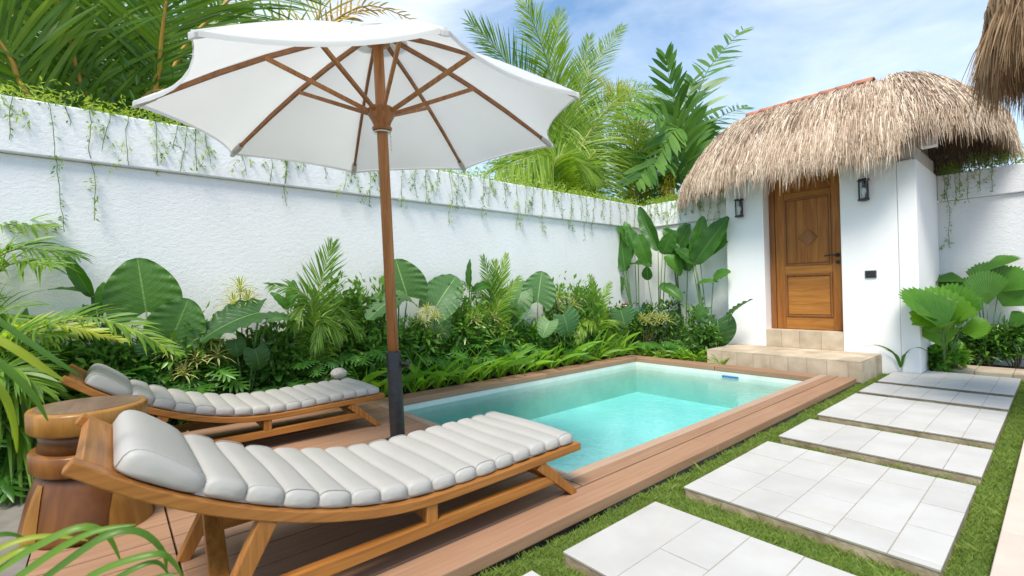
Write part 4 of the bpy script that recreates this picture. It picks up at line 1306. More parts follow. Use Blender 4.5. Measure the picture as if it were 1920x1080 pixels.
def elephant(label, root, leaves, X, pale=False):
    t = None
    for (a, b, w, c, up, v, dX) in leaves:
        A, B = at_x(*a, X + dX), at_x(*b, X + dX)
        if t is None:
            r = root_of(at_x(*root, X)); r.x = max(min(r.x, -4.36), -4.78)
            t = tag(empty('elephant_ear', r), label, 'plant', 'elephant ear plants in the bed')
        ms = ELEP if pale else ELE
        # tilt the tip a little towards the viewer so that the blade has depth
        o = place(ms[v % len(ms)], 'leaf', A, B + Vector((.05 * c, 0, 0)), facing(A, c, up), px_len(A, w), t)
        stalk(t, r, A, .012, .007, sag=.05, name='leaf_stalk')
    return t
elephant('huge upright dark green elephant ear leaf against white wall with a brighter leaf beside it', (290, 690), [((274, 584), (257, 484), 118, 1, .1, 0, .0), ((322, 636), (352, 560), 96, 1, .1, 0, .05), ((292, 640), (300, 668), 70, .6, .6, 1, .02)], -4.55)
elephant('elephant ear with one broad drooping dark leaf above the far lounger', (460, 690), [((486, 586), (362, 614), 92, .45, .9, 1, .12), ((500, 600), (556, 585), 60, .3, 1, 1, .05), ((440, 640), (447, 668), 34, .7, .5, 1, .1), ((478, 655), (490, 698), 44, .8, .5, 2, .15)], -4.5)
elephant('elephant ear behind the parasol pole with an upright leaf and a drooping one', (745, 690), [((764, 556), (738, 487), 84, 1, .1, 0, -.1), ((738, 558), (684, 594), 72, .4, 1, 2, .1), ((748, 556), (786, 562), 60, .4, 1, 1, .1)], -4.55, True)
elephant('elephant ear with a broad curled pale leaf rising right of the parasol pole', (830, 690), [((818, 574), (856, 506), 74, 1, .2, 1, 0), ((822, 600), (838, 640), 40, .6, .6, 0, .05)], -4.6, True)
elephant('elephant ear with a round grey green ribbed leaf held upright against the wall', (1008, 670), [((1008, 566), (1011, 508), 66, 1, .1, 0, 0), ((968, 580), (984, 518), 50, .9, .1, 1, -.1), ((975, 588), (950, 610), 34, .4, 1, 1, .05)], -4.55, True)
elephant('low elephant ear with a folded pale yellowish leaf near the pool corner', (1060, 680), [((1056, 590), (1072, 636), 56, .7, .7, 1, .1), ((1030, 602), (1012, 628), 40, .6, .7, 1, .1)], -4.45, True)
elephant('small elephant ear leaf low in front of the green hose', (1165, 660), [((1164, 582), (1170, 614), 46, .7, .6, 0, .1)], -4.5, True)

# elephant ear at the corner of the entrance step
def by(px, py, Y): return at_y(px, py, Y)
r = Vector((-3.30, 6.72, BED))
t = tag(empty('elephant_ear', r), 'bright green elephant ear leaning over the corner of the entrance step', 'plant', 'elephant ear plants in the bed')
for (a, b, w, c, up, v) in [((1345, 600), (1352, 652), 62, .9, .4, 1), ((1374, 586), (1408, 556), 26, .1, 1, 0), ((1320, 580), (1300, 600), 40, .5, .8, 1)]:
    A, B = by(*a, 6.66), by(*b, 6.60)
    place(ELE[v], 'leaf', A, B, facing(A, c, up), px_len(A, w), t); stalk(t, r, A, .010, .006, sag=.08, name='leaf_stalk')

# tall paddle leaf plants in the corner
def paddles(label, root, leaves, Yp, name='paddle_leaf_plant', X=None):
    r = Vector(root); t = tag(empty(name, r), label, 'plant', 'paddle leaf plants')
    for i, (a, b, w, c, up, v) in enumerate(leaves):
        if X is None: A, B = by(*a, Yp + .03 * (i % 3)), by(*b, Yp + .03 * (i % 3) - .06)
        else: A, B = at_x(*a, X), at_x(*b, X + .05)
        place(PAD[v % 3], 'leaf', A, B, facing(A, c, up, .3 * (1 if i % 2 else -1)), px_len(A, w), t)
        rr = r + Vector((rng.uniform(-.05, .05), rng.uniform(-.05, .05), 0))
        MB().tube(arc(rr, A, .02, 6), [.011, .010, .009, .008, .007, .006], 6).build('leaf_stalk', 'stem_green', t, smooth=True)
    return t
paddles('tall paddle leaf clump in the wall corner with drooping dark leaves', (-4.52, 6.55, BED), [((1172, 508), (1160, 424), 46, 1, .1, 0), ((1158, 412), (1204, 470), 34, .9, .5, 2), ((1196, 440), (1214, 500), 36, .9, .3, 1), ((1176, 500), (1218, 478), 28, .5, 1, 1), ((1160, 470), (1150, 530), 34, .9, .3, 1), ((1190, 470), (1180, 426), 30, .9, .1, 0), ((1168, 520), (1150, 560), 30, .7, .6, 1)], 6.55)
paddles('tall paddle leaf plant with one bright upright blade in the corner', (-4.30, 6.85, BED), [((1234, 470), (1194, 384), 34, .9, .2, 0), ((1242, 476), (1262, 436), 34, .9, .3, 0), ((1215, 525), (1212, 500), 24, .8, .5, 0), ((1248, 480), (1285, 500), 36, .8, .5, 2), ((1236, 535), (1282, 548), 26, .5, 1, 1)], 6.85)
paddles('paddle leaf plant with broad dark blades behind the bright ones left of the lamp', (-4.0, 7.05, BED), [((1262, 482), (1290, 420), 40, .9, .2, 0), ((1258, 452), (1304, 494), 46, .8, .5, 1), ((1268, 470), (1262, 508), 40, .9, .3, 1), ((1290, 480), (1245, 424), 34, .9, .2, 0), ((1266, 470), (1284, 418), 30, .9, .2, 0)], 7.05)
paddles('paddle leaf plant with big bright leaves beside the gatehouse wall under the lamp', (-3.52, 6.85, BED), [((1302, 494), (1361, 406), 50, 1, .2, 0), ((1298, 492), (1322, 406), 34, .9, .1, 0), ((1312, 482), (1364, 432), 34, .7, .1, 1), ((1304, 496), (1268, 452), 36, .9, .4, 1), ((1308, 532), (1344, 524), 22, .5, .9, 0), ((1338, 520), (1367, 508), 28, .8, .4, 0)], 6.85)
paddles('narrow paddle leaf plant with two slanting blades left of the huge elephant ear', at_x(180, 700, -4.55).xy.to_3d() + Vector((0, 0, BED)), [((172, 556), (120, 476), 30, .8, .3, 0), ((176, 556), (98, 522), 20, .4, .9, 1), ((192, 582), (192, 530), 30, .9, .3, 0), ((178, 575), (150, 592), 26, .7, .6, 1), ((186, 590), (205, 560), 22, .8, .4, 0)], None, X=-4.6)
paddles('narrow upright bright paddle leaves beside the small fan of palm leaves', at_x(885, 690, -4.6).xy.to_3d() + Vector((0, 0, BED)), [((880, 540), (879, 486), 16, .9, .1, 0), ((884, 548), (930, 520), 22, .5, .8, 1), ((878, 560), (842, 560), 22, .4, .9, 1), ((560, 600), (545, 540), 1, .9, .1, 0)][:3], None, X=-4.55)
paddles('narrow upright paddle leaves left of the feathery palm', at_x(545, 690, -4.6).xy.to_3d() + Vector((0, 0, BED)), [((545, 575), (548, 525), 24, .9, .1, 0), ((540, 580), (515, 545), 22, .8, .4, 1), ((552, 585), (570, 560), 22, .6, .6, 1)], None, X=-4.6)

# cut leaf philodendrons
def lobed_plant(px, py, X, n, size, label, bright=0, seed=0, Y=None):
    c = at_x(px, py, X) if Y is None else by(px, py, Y)
    r = Vector((c.x, c.y, BED)); t = tag(empty('cut_leaf_philodendron', r), label, 'plant', 'cut leaf philodendrons')
    rs = random.Random(seed)
    MB().tube([r - UP * .03, r + UP * max(.05, c.z * .35)], [.014, .010], 6).build('stem', 'stem_green', t)
    for i in range(n):
        a = 2 * math.pi * i / n + rs.uniform(-.4, .4); el = rs.uniform(.15, 1.05)
        d = Vector((math.cos(a) * math.cos(el) + .35, math.sin(a) * math.cos(el), math.sin(el)))
        d.x = max(d.x, -.12)
        d.normalize(); L = size * rs.uniform(.8, 1.15)
        hgt = max(.08, c.z - BED)
        A = r + Vector((d.x * .5 * size, d.y * .75 * size, hgt * rs.uniform(.55, 1.0)))
        A.x = max(A.x, -4.80)
        tip = A + (Vector((d.x, d.y, d.z * .35 - .25))).normalized() * L
        tip.x = max(tip.x, -4.82)
        place(LOB[i % 3], 'leaf', A, tip, (UP * 1.0 + Vector((.45, -.25, 0))).normalized(), L * .95, t)
        stalk(t, r + UP * .03, A, .006, .004, sag=.04, name='leaf_stalk')
L_ = [(300, 692, -4.45, 'cut leaf philodendron right of the far headrest'), (380, 690, -4.40, 'bright cut leaf philodendron under the striped dracaenas'), (505, 700, -4.42, 'low cut leaf philodendron under the drooping elephant ear'),
      (585, 680, -4.42, 'cut leaf philodendron at the foot of the feathery palm'), (640, 665, -4.5, 'cut leaf philodendron just behind the pebble'), (690, 662, -4.42, 'cut leaf philodendron close left of the parasol pole'),
      (775, 670, -4.45, 'dark cut leaf philodendron close right of the parasol pole'), (832, 655, -4.36, 'bright yellow green cut leaf philodendron above the strap leaves'), (880, 640, -4.44, 'cut leaf philodendron under the narrow paddle leaves'),
      (930, 655, -4.38, 'small cut leaf philodendron over the middle of the strap leaf row'), (985, 640, -4.42, 'cut leaf philodendron under the round grey green elephant ear'), (1068, 655, -4.40, 'cut leaf philodendron under the folded pale leaf'),
      (1160, 655, -4.40, 'greyish cut leaf philodendron below the small elephant ear leaf'), (340, 650, -4.6, 'shaded cut leaf philodendron behind the bright one'), (230, 700, -4.5, 'cut leaf philodendron behind the far headrest')]
for i, (px, py, X, lab) in enumerate(L_):
    lobed_plant(px, py - 12, X - .12, 9, .19 + .02 * (i % 3), lab, seed=i)
for i, (px, py, Y, lab) in enumerate([(1262, 640, 6.3, 'cut leaf philodendron left of the entrance step'), (1215, 640, 6.3, 'dark cut leaf philodendron at the pool\'s far corner')]):
    lobed_plant(px, py, 0, 8, .20, lab, seed=50 + i, Y=Y)

# variegated dracaenas: rosettes of narrow striped leaves on thin canes
def dracaena(heads, root, label, seed=0, size=.13, n=30, plane=None):
    rs = np.random.RandomState(seed); r = Vector(root)
    t = tag(empty('striped_dracaena', r), label, 'plant', 'striped dracaenas')
    for h in heads:
        h = Vector(h)
        MB().tube([r, r.lerp(h, .5) + Vector((0, 0, .03)), h], [.007, .006, .005], 5).build('cane', 'stem_brown', t)
        V = []; F = []; UV = []; var = []
        for i in range(n):
            a = i * 2.4 + rs.uniform(-.2, .2); el = .15 + 1.25 * (i / n) ** 1.1
            d = Vector((math.cos(a) * math.cos(el), math.sin(a) * math.cos(el), math.sin(el)))
            L = size * rs.uniform(.8, 1.25); w = L * .10
            sd = d.cross(UP).normalized() if abs(d.z) < .99 else Vector((1, 0, 0)); v0 = rs.uniform(0, 1); n0 = len(V)
            for k in range(5):
                u = k / 4; p = h + UP * (.035 * (i / n)) + d * (L * u) - UP * (L * .55 * u * u * (1 - .5 * i / n)); ww = w * (math.sin(math.pi * (u * .84 + .14)) if k < 4 else .08)
                for j, q in enumerate((-1, 0, 1)):
                    V.append(p + sd * ww * q * .5 + UP * (.004 * abs(q))); UV.append((u, (q + 1) / 2)); var.append(v0)
            for k in range(4):
                b = n0 + k * 3; F += [(b, b + 1, b + 4, b + 3), (b + 1, b + 2, b + 5, b + 4)]
        np_mesh('leaf_rosette', np.array([tuple(v) for v in V]), np.array(F), 'leaf_variegated', t, attr=np.array(var), uv=np.array(UV))
def drac_px(pts, X, label, seed, size=.14, n=30):
    hs = [at_x(a, b, X + .05 * ((i % 3) - 1)) for i, (a, b) in enumerate(pts)]
    c = hs[0]; dracaena(hs, (c.x, c.y + .03, BED), label, seed, size, n)
drac_px([(450, 548), (438, 575), (465, 570)], -4.62, 'striped dracaena rosette standing above the drooping elephant ear', 1, .15)
drac_px([(382, 660), (368, 680), (408, 672), (425, 690), (395, 640)], -4.48, 'cream striped dracaena in the gap below the drooping elephant ear', 2, .14)
drac_px([(330, 690), (318, 665), (345, 705)], -4.5, 'pale striped dracaena near the far headrest', 3, .12)
drac_px([(800, 588), (790, 606), (815, 598), (820, 628)], -4.5, 'yellow striped dracaena between the two pale elephant ear leaves', 4, .14)
drac_px([(905, 590), (925, 600), (890, 605), (912, 620), (940, 610)], -4.5, 'striped dracaena with drooping leaves under the fan of palm leaves', 5, .13)
drac_px([(1062, 565), (1045, 580), (1075, 575), (1055, 590), (1085, 560), (1040, 560)], -4.55, 'pale yellow dracaena cluster against the wall right of the round elephant ear', 6, .15)
def drac_y(pts, Y, label, seed, size):
    hs = [by(a, b, Y) for a, b in pts]; c = hs[0]; dracaena(hs, (c.x, c.y + .03, BED), label, seed, size, 26)
drac_y([(1205, 600), (1222, 596), (1240, 598), (1215, 606), (1250, 602), (1232, 606)], 6.35, 'low flat topped pale yellow dracaena in front of the wall corner', 7, .13)

# small feathery palms in the bed
def small_palm(label, root, fr, X, mats=None, ll=.3, lw=.012, n=36):
    t = tag(empty('feather_palm', root), label, 'palm', 'small palms in the bed')
    for i, (pts, l, dr, m, pl) in enumerate(fr):
        P = [at_x(a, b, X + .04 * (i % 3) + .10 * k / len(pts)) for k, (a, b) in enumerate(pts)]
        P = [Vector(root) + Vector((0, 0, .02))] + P
        frond(t, P, int(n * 1.7), l * 1.1, lw * 1.05, m, 'stem_palm', 62, 22, dr, .15, .008, plane=tuple((CAM - P[-1]).normalized() * .8 + UP * .6), seed=i + int(abs(P[-1].y) * 10), start=.35)
r = at_x(592, 690, -4.58); r = Vector((r.x, r.y, BED))
small_palm('feathery palm with one tall bright frond against the white wall', r, [
    ([(592, 610), (600, 540), (624, 456)], .34, .05, 'leaf_palm', 0), ([(588, 600), (574, 570), (545, 610)], .26, .5, 'leaf_palm', 0), ([(598, 610), (612, 600), (640, 628)], .26, .6, 'leaf_palm', 0),
    ([(595, 600), (625, 570), (655, 600)], .22, .4, 'leaf_palm', 0), ([(590, 590), (560, 545), (505, 535)], .26, .3, 'leaf_tree', 0), ([(590, 620), (600, 605), (590, 650)], .2, .6, 'leaf_palm', 0), ([(595, 610), (640, 590), (678, 628)], .22, .4, 'leaf_palm', 0)], -4.55)
r = at_x(930, 690, -4.6); r = Vector((r.x, r.y, BED))
small_palm('palm with a dense fan of upright fronds in the middle of the bed', r, [
    ([(925, 590), (922, 540), (905, 482)], .26, .1, 'leaf_palm', 0), ([(930, 590), (938, 540), (950, 478)], .24, .1, 'leaf_palm', 0), ([(930, 590), (950, 550), (975, 520)], .24, .2, 'leaf_palm', 0), ([(925, 590), (905, 560), (868, 530)], .22, .2, 'leaf_tree', 0),
    ([(925, 600), (900, 580), (876, 590)], .22, .5, 'leaf_palm', 0), ([(930, 600), (955, 580), (980, 600)], .22, .5, 'leaf_palm', 0), ([(928, 590), (930, 545), (928, 490)], .26, .1, 'leaf_palm', 0)], -4.6)
r = at_x(1125, 680, -4.6); r = Vector((r.x, r.y, BED))
small_palm('palm with a bright upright frond and hanging grey fronds near the hose', r, [
    ([(1120, 600), (1115, 565), (1108, 518)], .22, .1, 'leaf_palm', 0), ([(1122, 600), (1130, 560), (1145, 530)], .22, .2, 'leaf_palm', 0), ([(1125, 610), (1140, 605), (1152, 655)], .26, .5, 'leaf_palm', 0), ([(1125, 610), (1155, 600), (1175, 640)], .24, .4, 'leaf_palm', 0),
    ([(1120, 600), (1100, 570), (1085, 540)], .22, .2, 'leaf_tree', 0), ([(1118, 610), (1095, 605), (1080, 640)], .22, .5, 'leaf_palm', 0)], -4.55)

# bushy shrubs that fill the bed
SH = [(250, 690, .26, .50, 'dark leafy shrub behind the far headrest', 0), (150, 680, .3, .62, 'dark leafy shrub at the left end of the bed', 0), (420, 670, .24, .42, 'dark shrub low behind the striped dracaenas', 0), (500, 640, .24, .55, 'dark shrub under the drooping elephant ear', 0),
      (640, 600, .26, .80, 'dense glossy shrub between feathery palm and parasol pole', 0), (690, 600, .24, .82, 'dense glossy shrub just left of the parasol pole', 0), (745, 650, .24, .50, 'dark shrub behind the foot of the parasol pole', 0), (790, 640, .22, .52, 'dark shrub below the yellow striped dracaena', 0),
      (870, 600, .26, .72, 'leafy shrub below the narrow paddle leaves', .15), (935, 620, .26, .62, 'leafy shrub below the dense palm fan', .15), (1000, 650, .2, .40, 'low dark shrub below the round elephant ear', 0), (1055, 600, .32, .78, 'dense small leaved green shrub right of the folded pale leaf', .2),
      (1100, 600, .32, .76, 'dense small leaved shrub left of the hose', .15), (1150, 640, .3, .55, 'dark shrub below the hose', 0), (560, 660, .22, .5, 'dark shrub left of the feathery palm\'s foot', 0), (350, 640, .22, .6, 'dark shrub behind the bright elephant ear leaf', 0)]
for i, (px, py, r_, h, lab, v0) in enumerate(SH):
    c = at_x(px, py, -4.64)
    shrub((c.x, c.y, BED), .17, r_ * 1.15, h * 1.15, 2000, .085, lab, seed=100 + i, group='shrubs filling the bed', var0=v0 + .05)
for i, (px, Y, h, lab) in enumerate([(1215, 6.75, .62, 'dark shrub behind the low pale dracaena'), (1255, 6.9, .7, 'dark leafy shrub under the broad dark paddle leaves'), (1305, 6.85, .62, 'dense dark shrub beside the gatehouse wall'), (1320, 6.5, .42, 'low dark shrub at the end of the entrance step'), (1190, 6.6, .55, 'dark shrub under the corner paddle clump')]):
    c = by(px, 640, Y)
    shrub((c.x, c.y, BED), .24, .2, h, 900, .08, lab, seed=130 + i, group='shrubs filling the bed', var0=-.1)

# broad glossy leaved fillers between the bigger plants
def broad_filler(px, X, h, lab, seed, n=13, L=.22):
    rs = random.Random(seed); c = at_x(px, 640, X); r = Vector((c.x, c.y, BED)); t = tag(empty('broad_leaf_plant', r), lab, 'plant', 'broad leaved fillers in the bed')
    for i in range(n):
        a = 2.4 * i; z = h * (.35 + .65 * i / n); el = rs.uniform(-.1, .7); d = Vector((abs(math.cos(a)) * .8 - .15, math.sin(a), 0)).normalized() * math.cos(el) + UP * math.sin(el)
        A = r + Vector((d.x * .06, d.y * .10, z)); l = L * rs.uniform(.75, 1.2); tip = A + d * l; tip.x = max(tip.x, -4.82)
        place(PAD[i % 3], 'leaf', A, tip, (UP + Vector((.5, -.2, 0)) * rs.uniform(.3, 1)).normalized(), l * rs.uniform(.34, .46), t)
        stalk(t, r + Vector((0, 0, z * .25)), A, .006, .004, name='leaf_stalk')
for i, (px, X, h, lab) in enumerate([(225, -4.55, .62, 'broad leaved plant right of the narrow slanting blades'), (345, -4.62, .60, 'broad leaved plant between the two big elephant ears'), (425, -4.6, .55, 'broad leaved plant under the striped rosette'), (525, -4.58, .62, 'broad leaved plant left of the feathery palm'),
        (655, -4.6, .72, 'broad leaved plant right of the feathery palm'), (715, -4.5, .5, 'broad leaved plant directly left of the parasol sleeve'), (780, -4.62, .55, 'broad leaved plant directly right of the parasol pole'), (860, -4.55, .62, 'broad leaved plant below the curled pale leaf'), (905, -4.48, .5, 'broad leaved plant in front of the dense palm fan'),
        (960, -4.6, .66, 'broad leaved plant left of the round grey green leaf'), (1035, -4.55, .5, 'broad leaved plant left of the folded pale leaf'), (1095, -4.5, .52, 'broad leaved plant in front of the pale yellow dracaenas'), (285, -4.48, .42, 'low broad leaved plant at the foot of the huge elephant ear')]):
    broad_filler(px, X, h, lab, 800 + i)

# strap leaf edging along the pool coping
def strap_plant(root, n, L, label, group, seed, up=.9, mat=None):
    rs = random.Random(seed); r = Vector(root)
    t = tag(empty('strap_leaf_plant', r), label, 'plant', group)
    for i in range(n):
        a = 2 * math.pi * i / n + rs.uniform(-.5, .5); el = rs.uniform(.95, 1.52) * up
        d = Vector((math.cos(a) * math.cos(el), math.sin(a) * math.cos(el), math.sin(el)))
        l = L * rs.uniform(.7, 1.2)
        nrm = UP * math.cos(el) - Vector((math.cos(a), math.sin(a), 0)) * math.sin(el)
        me = STR[rs.choice((0, 1, 1, 2, 2, 3, 4))]
        b = r + Vector((math.cos(a) * .012, math.sin(a) * .012, 0))
        place(me, 'leaf', b, b + d * l, nrm, .021 * rs.uniform(.8, 1.25), t)
    return t
y = 1.72; i = 0
while y < 6.0:
    strap_plant((-4.34 - .05 * (i % 2) + rng.uniform(-.015, .015), y, BED), 13, .54 * rng.uniform(.75, 1.15), ('arching strap leaf plant at the bed edge near the parasol pole' if y < 2.5 else 'arching strap leaf plant at the bed edge near the pool\'s far corner' if y > 4.9 else 'arching strap leaf plant at the bed edge along the middle of the pool'), 'strap leaf edging along the pool', i)
    y += rng.uniform(.125, .17); i += 1
x = -4.2; i = 0
while x < -3.2:
    strap_plant((x, 6.13 + rng.uniform(-.02, .05), BED), 12, .24 * rng.uniform(.8, 1.2), 'short grassy strap leaf tuft edging the far end of the pool', 'grassy tufts at the pool\'s far end', 80 + i)
    x += rng.uniform(.075, .11); i += 1
strap_plant(tuple(by(1352, 690, 6.09).xy) + (BED,), 7, .20, 'small strap leaf seedling growing against the front of the entrance step', 'grassy tufts by the step', 150)

# green hose bundle hanging on the wall with a red handle
hp = at_x(1192, 588, -4.60); r = Vector((hp.x, hp.y, hp.z))
hs = tag(empty('garden_hose', r), 'dark green garden hose hanging in loops behind the corner plants', 'hose')
for k in range(7):
    w_ = .10 + .018 * k; dx = .012 * (k % 4); pts = []
    for j in range(13):
        a = math.pi * j / 12; pts.append((r.x + .02 + dx, r.y - .02 + (w_ - .02 * k) * math.cos(a) * (.9 if k % 2 else 1.1) + .012 * k, r.z + .10 - (.20 + .03 * (k % 3)) * math.sin(a) ** .7))
    MB().tube(pts, .009, 6).build('hose_loop', 'hose_green', hs, smooth=True)
q = at_x(1172, 574, -4.58)
MB().tube([(q.x - .09, q.y, q.z), (q.x + .02, q.y, q.z), (q.x + .03, q.y, q.z - .05)], .012, 8).build('tap', 'steel', hs, smooth=True)
MB().beam((q.x + .01, q.y - .09, q.z + .03), (q.x + .01, q.y + .06, q.z + .035), .02, .022).build('tap_handle', 'red_plastic', hs, bevel=.005)
MB().tube([(r.x, r.y + .10 * math.cos(a), r.z + .12 + .06 * math.sin(a)) for a in np.linspace(0, math.pi, 9)], .006, 6).build('hose_hook', 'black_metal', hs, smooth=True)

# ---- fan leaf palms right of the gatehouse
def fans(label, root, leaves, Y, dark):
    r = Vector(root); t = tag(empty('fan_palm', r), label, 'palm', 'fan palms by the gatehouse')
    for i, (a, b, w, c, up, v, dY) in enumerate(leaves):
        A, B = by(*a, Y + dY), by(*b, Y + dY - .05)
        ms = FAND if dark else FANB
        L = (B - A).length
        place(ms[v % len(ms)], 'leaf', A, B, facing(A, c, up), px_len(A, w) * .62, t)
        stalk(t, r, A, .008, .006, sag=.03, name='leaf_stalk')
fans('bright green pleated fan palm in front of the gatehouse side wall', (-.93, 7.42, -.03), [((1768, 622), (1698, 536), 84, .5, 1, 0, -.32), ((1768, 615), (1742, 536), 90, .8, .6, 2, -.12), ((1780, 612), (1834, 554), 88, .5, .9, 0, .1), ((1774, 628), (1796, 590), 104, .15, 1, 2, -.15), ((1770, 652), (1752, 596), 64, .9, .2, 1, -.05), ((1800, 620), (1858, 610), 66, .7, .7, 1, .1), ((1768, 604), (1722, 556), 80, .4, 1, 1, -.25), ((1784, 596), (1790, 530), 84, .8, .5, 0, .05)], 7.2, False)
c = by(1850, 655, 8.2)
fans('dark broad fan palm against the grey wall', (c.x, c.y, BED), [((1852, 572), (1846, 506), 84, 1, .2, 1, -.1), ((1815, 530), (1746, 520), 70, .3, 1, 0, 0), ((1826, 520), (1906, 474), 70, .4, .9, 1, .05), ((1872, 548), (1912, 500), 70, .8, .4, 0, 0), ((1880, 575), (1915, 535), 64, .8, .4, 0, 0), ((1790, 560), (1760, 515), 60, .9, .3, 0, .1), ((1840, 545), (1868, 490), 70, .8, .4, 0, .1), ((1822, 560), (1812, 520), 60, .9, .3, 0, .1), ((1890, 610), (1925, 590), 60, .5, .8, 0, -.1)], 8.2, True)
for i, (px, lab, v0) in enumerate([(1800, 'dark undergrowth shrub below the bright fan palm', -.3), (1850, 'dark undergrowth shrub below the dark fan palm', -.3), (1905, 'dark undergrowth shrub at the grey wall\'s far side', -.25)]):
    c = by(px, 650, 8.15); shrub((c.x, c.y, -.03), .26, .14, .42, 700, .10, lab, seed=160 + i, group='undergrowth by the grey wall', var0=v0, aspect=.3)
c = by(1752, 692, 7.45)
strap_plant((c.x, c.y + .02, -.05), 16, .24, 'clump of glossy drooping leaves at the end of the stepping slabs', 'plants at the gatehouse corner', 170, .8)
for i, (dx, dy) in enumerate(((-.09, .03), (.1, .04), (.02, -.03), (-.02, .09), (.17, .1))):
    shrub((c.x + dx, c.y + dy + .02, -.05), .10, .08, .26 - .02 * i, 90, .12, ['glossy leafed low plant leaning on the gatehouse corner', 'glossy leafed low plant beside the tan paving', 'small glossy plant at the edge of the last slab', 'glossy low plant tucked against the side wall', 'low glossy plant under the bright fan palm'][i], seed=180 + i, group='plants at the gatehouse corner', aspect=.38, mat='leaf_lobed')
c = by(1690, 690, 7.05)
t = tag(empty('long_leaf_plant', (c.x, c.y - .02, -.08)), 'plant with a few long thin arching leaves at the gatehouse wall foot', 'plant')
for i, pts in enumerate([[(1688, 690), (1675, 662), (1645, 648), (1622, 650)], [(1690, 690), (1682, 668), (1660, 655)], [(1692, 688), (1700, 662), (1722, 652), (1745, 662)], [(1690, 688), (1694, 668), (1706, 660)]]):
    P = [by(a, b, 6.95) for a, b in pts]; Cc = catmull([tuple(p) for p in P], 12); b_ = MB(); Q = []
    for k, p in enumerate(Cc):
        w_ = .012 * math.sin(math.pi * (.15 + .83 * k / 11))
        Q += [(p[0] - w_, p[1], p[2] + .002), (p[0], p[1], p[2] + .006), (p[0] + w_ * .6, p[1], p[2] + w_)]
    b_.grid(Q, 12, 3).build('leaf', 'leaf_tree', t, smooth=True)
# ================================================================== vines on the walls
def vine(p0, L, seed, label, group, out_, dense=1.0):
    rs = np.random.RandomState(seed); p = Vector(p0); t = tag(empty('hanging_vine', p0), label, 'vine', group)
    pts = []; n = max(6, int(L / .05)); wob = rs.uniform(-.05, .05); px_, py_ = 0, 0
    ov = Vector(out_); al = Vector((-ov.y, ov.x, 0))
    drift = rs.normal(0, .03)
    for i in range(n):
        u = i / (n - 1)
        px_ += rs.normal(0, .006) + drift / n
        back = -.035 if (p0[2] - L * u) < 2.05 and L * u > .3 else 0
        q = p + al * px_ + ov * (.012 + .012 * math.sin(7 * u + seed) + back * min(1, (L * u - .3) * 6 if L * u > .3 else 0)) - UP * (L * u)
        pts.append(q)
    pts = [p - ov * .06 + UP * .015] + pts
    MB().tube(pts, [.0022] * len(pts), 4).build('stem', 'stem_green', t)
    A = np.array([tuple(q) for q in pts]); m = int(L * 52 * dense) + 4
    k = rs.uniform(0, len(A) - 1.001, m); i = k.astype(int); f = (k - i)[:, None]
    P = A[i] * (1 - f) + A[i + 1] * f; P += rs.normal(0, .013, (m, 3))
    d = rs.normal(0, 1, (m, 3)) * np.array([1, 1, .5]) + np.array([ov.x * .5, ov.y * .5, -.8])
    for _b in range(rs.randint(0, 4)):
        j = rs.randint(1, max(2, len(A) - 2)); ln = rs.uniform(.06, .20); s_ = rs.choice((-1, 1)); mm = int(ln * 90 * dense) + 3; uu = rs.uniform(0, 1, mm)[:, None]
        B = A[j] + np.array([al.x, al.y, 0]) * s_ * ln * .55 * uu ** .7 - np.array([0, 0, 1]) * ln * uu + rs.normal(0, .006, (mm, 3))
        P = np.concatenate([P, B]); d = np.concatenate([d, rs.normal(0, 1, (mm, 3)) + np.array([ov.x * .5, ov.y * .5, -.8])])
    top_n = int(9 * dense); P = np.concatenate([P, np.array([[p.x, p.y, p.z]]) + rs.normal(0, 1, (top_n, 3)) * np.array([.03, .05, .03])]); d = np.concatenate([d, rs.normal(0, 1, (top_n, 3))])
    leaf_cloud('leaf_spray', P, d, .034, 'leaf_vine', t, seed, .34, 'stuff')
LW = 'thin leafy vine hanging down the face of the long white wall'
GW = 'vines trailing down the long wall'
for i, (px, L, de) in enumerate([(30, .32, .8), (88, .95, .7), (125, .16, .8), (172, .85, .9), (212, .30, .7), (240, .40, .7), (292, .42, .8), (340, .22, .9), (352, .40, 1.3), (368, .38, 1.3), (382, .30, 1.2), (452, .36, .8), (518, .42, 1.3), (530, .60, 1.2), (540, .40, 1.2),
        (575, .25, .8), (600, .30, .8), (650, .38, 1.0), (664, .30, 1.0), (692, .5, 1.2), (705, .35, 1.2), (752, .5, .8), (780, .36, 1.2), (800, .42, 1.2), (822, .30, 1.1), (842, .62, .8), (858, .45, 1.0), (880, .30, 1.2), (905, .50, 1.1), (918, .36, 1.2), (945, .35, 1.2),
        (968, .62, 1.1), (985, .40, 1.2), (1000, .36, 1.2), (1015, .60, 1.0), (1035, .32, 1.2), (1050, .40, 1.2), (1070, .55, 1.2), (1085, .36, 1.3), (1097, .70, 1.2), (1112, .62, 1.2), (1128, .36, 1.3), (1142, .45, 1.2), (1158, .36, 1.3), (1172, .5, 1.2), (1186, .42, 1.2)]):
    # where the photo column meets the wall's top edge
    lo = at_x(px, 300, -4.80); reach = 'long vine reaching below the wall ledge' if L > .44 else 'short vine ending above the wall ledge'
    where = 'left of the parasol' if px < 420 else 'below the parasol canopy' if px < 870 else 'between parasol and wall corner'
    vine((-4.806, lo.y, 2.468), L * 1.0, 300 + i, reach + ' on the long wall ' + where, GW, (1, 0, 0), de)
for i in range(15):
    x = -4.74 + i * .097 + rng.uniform(-.02, .02)
    vine((x, 7.21, 2.476), rng.choice((.25, .35, .45, .3, .6)), 400 + i, 'thin leafy vine hanging down the end wall behind the paddle leaf plants', 'vines trailing down the end wall', (0, -1, 0), 1.3)
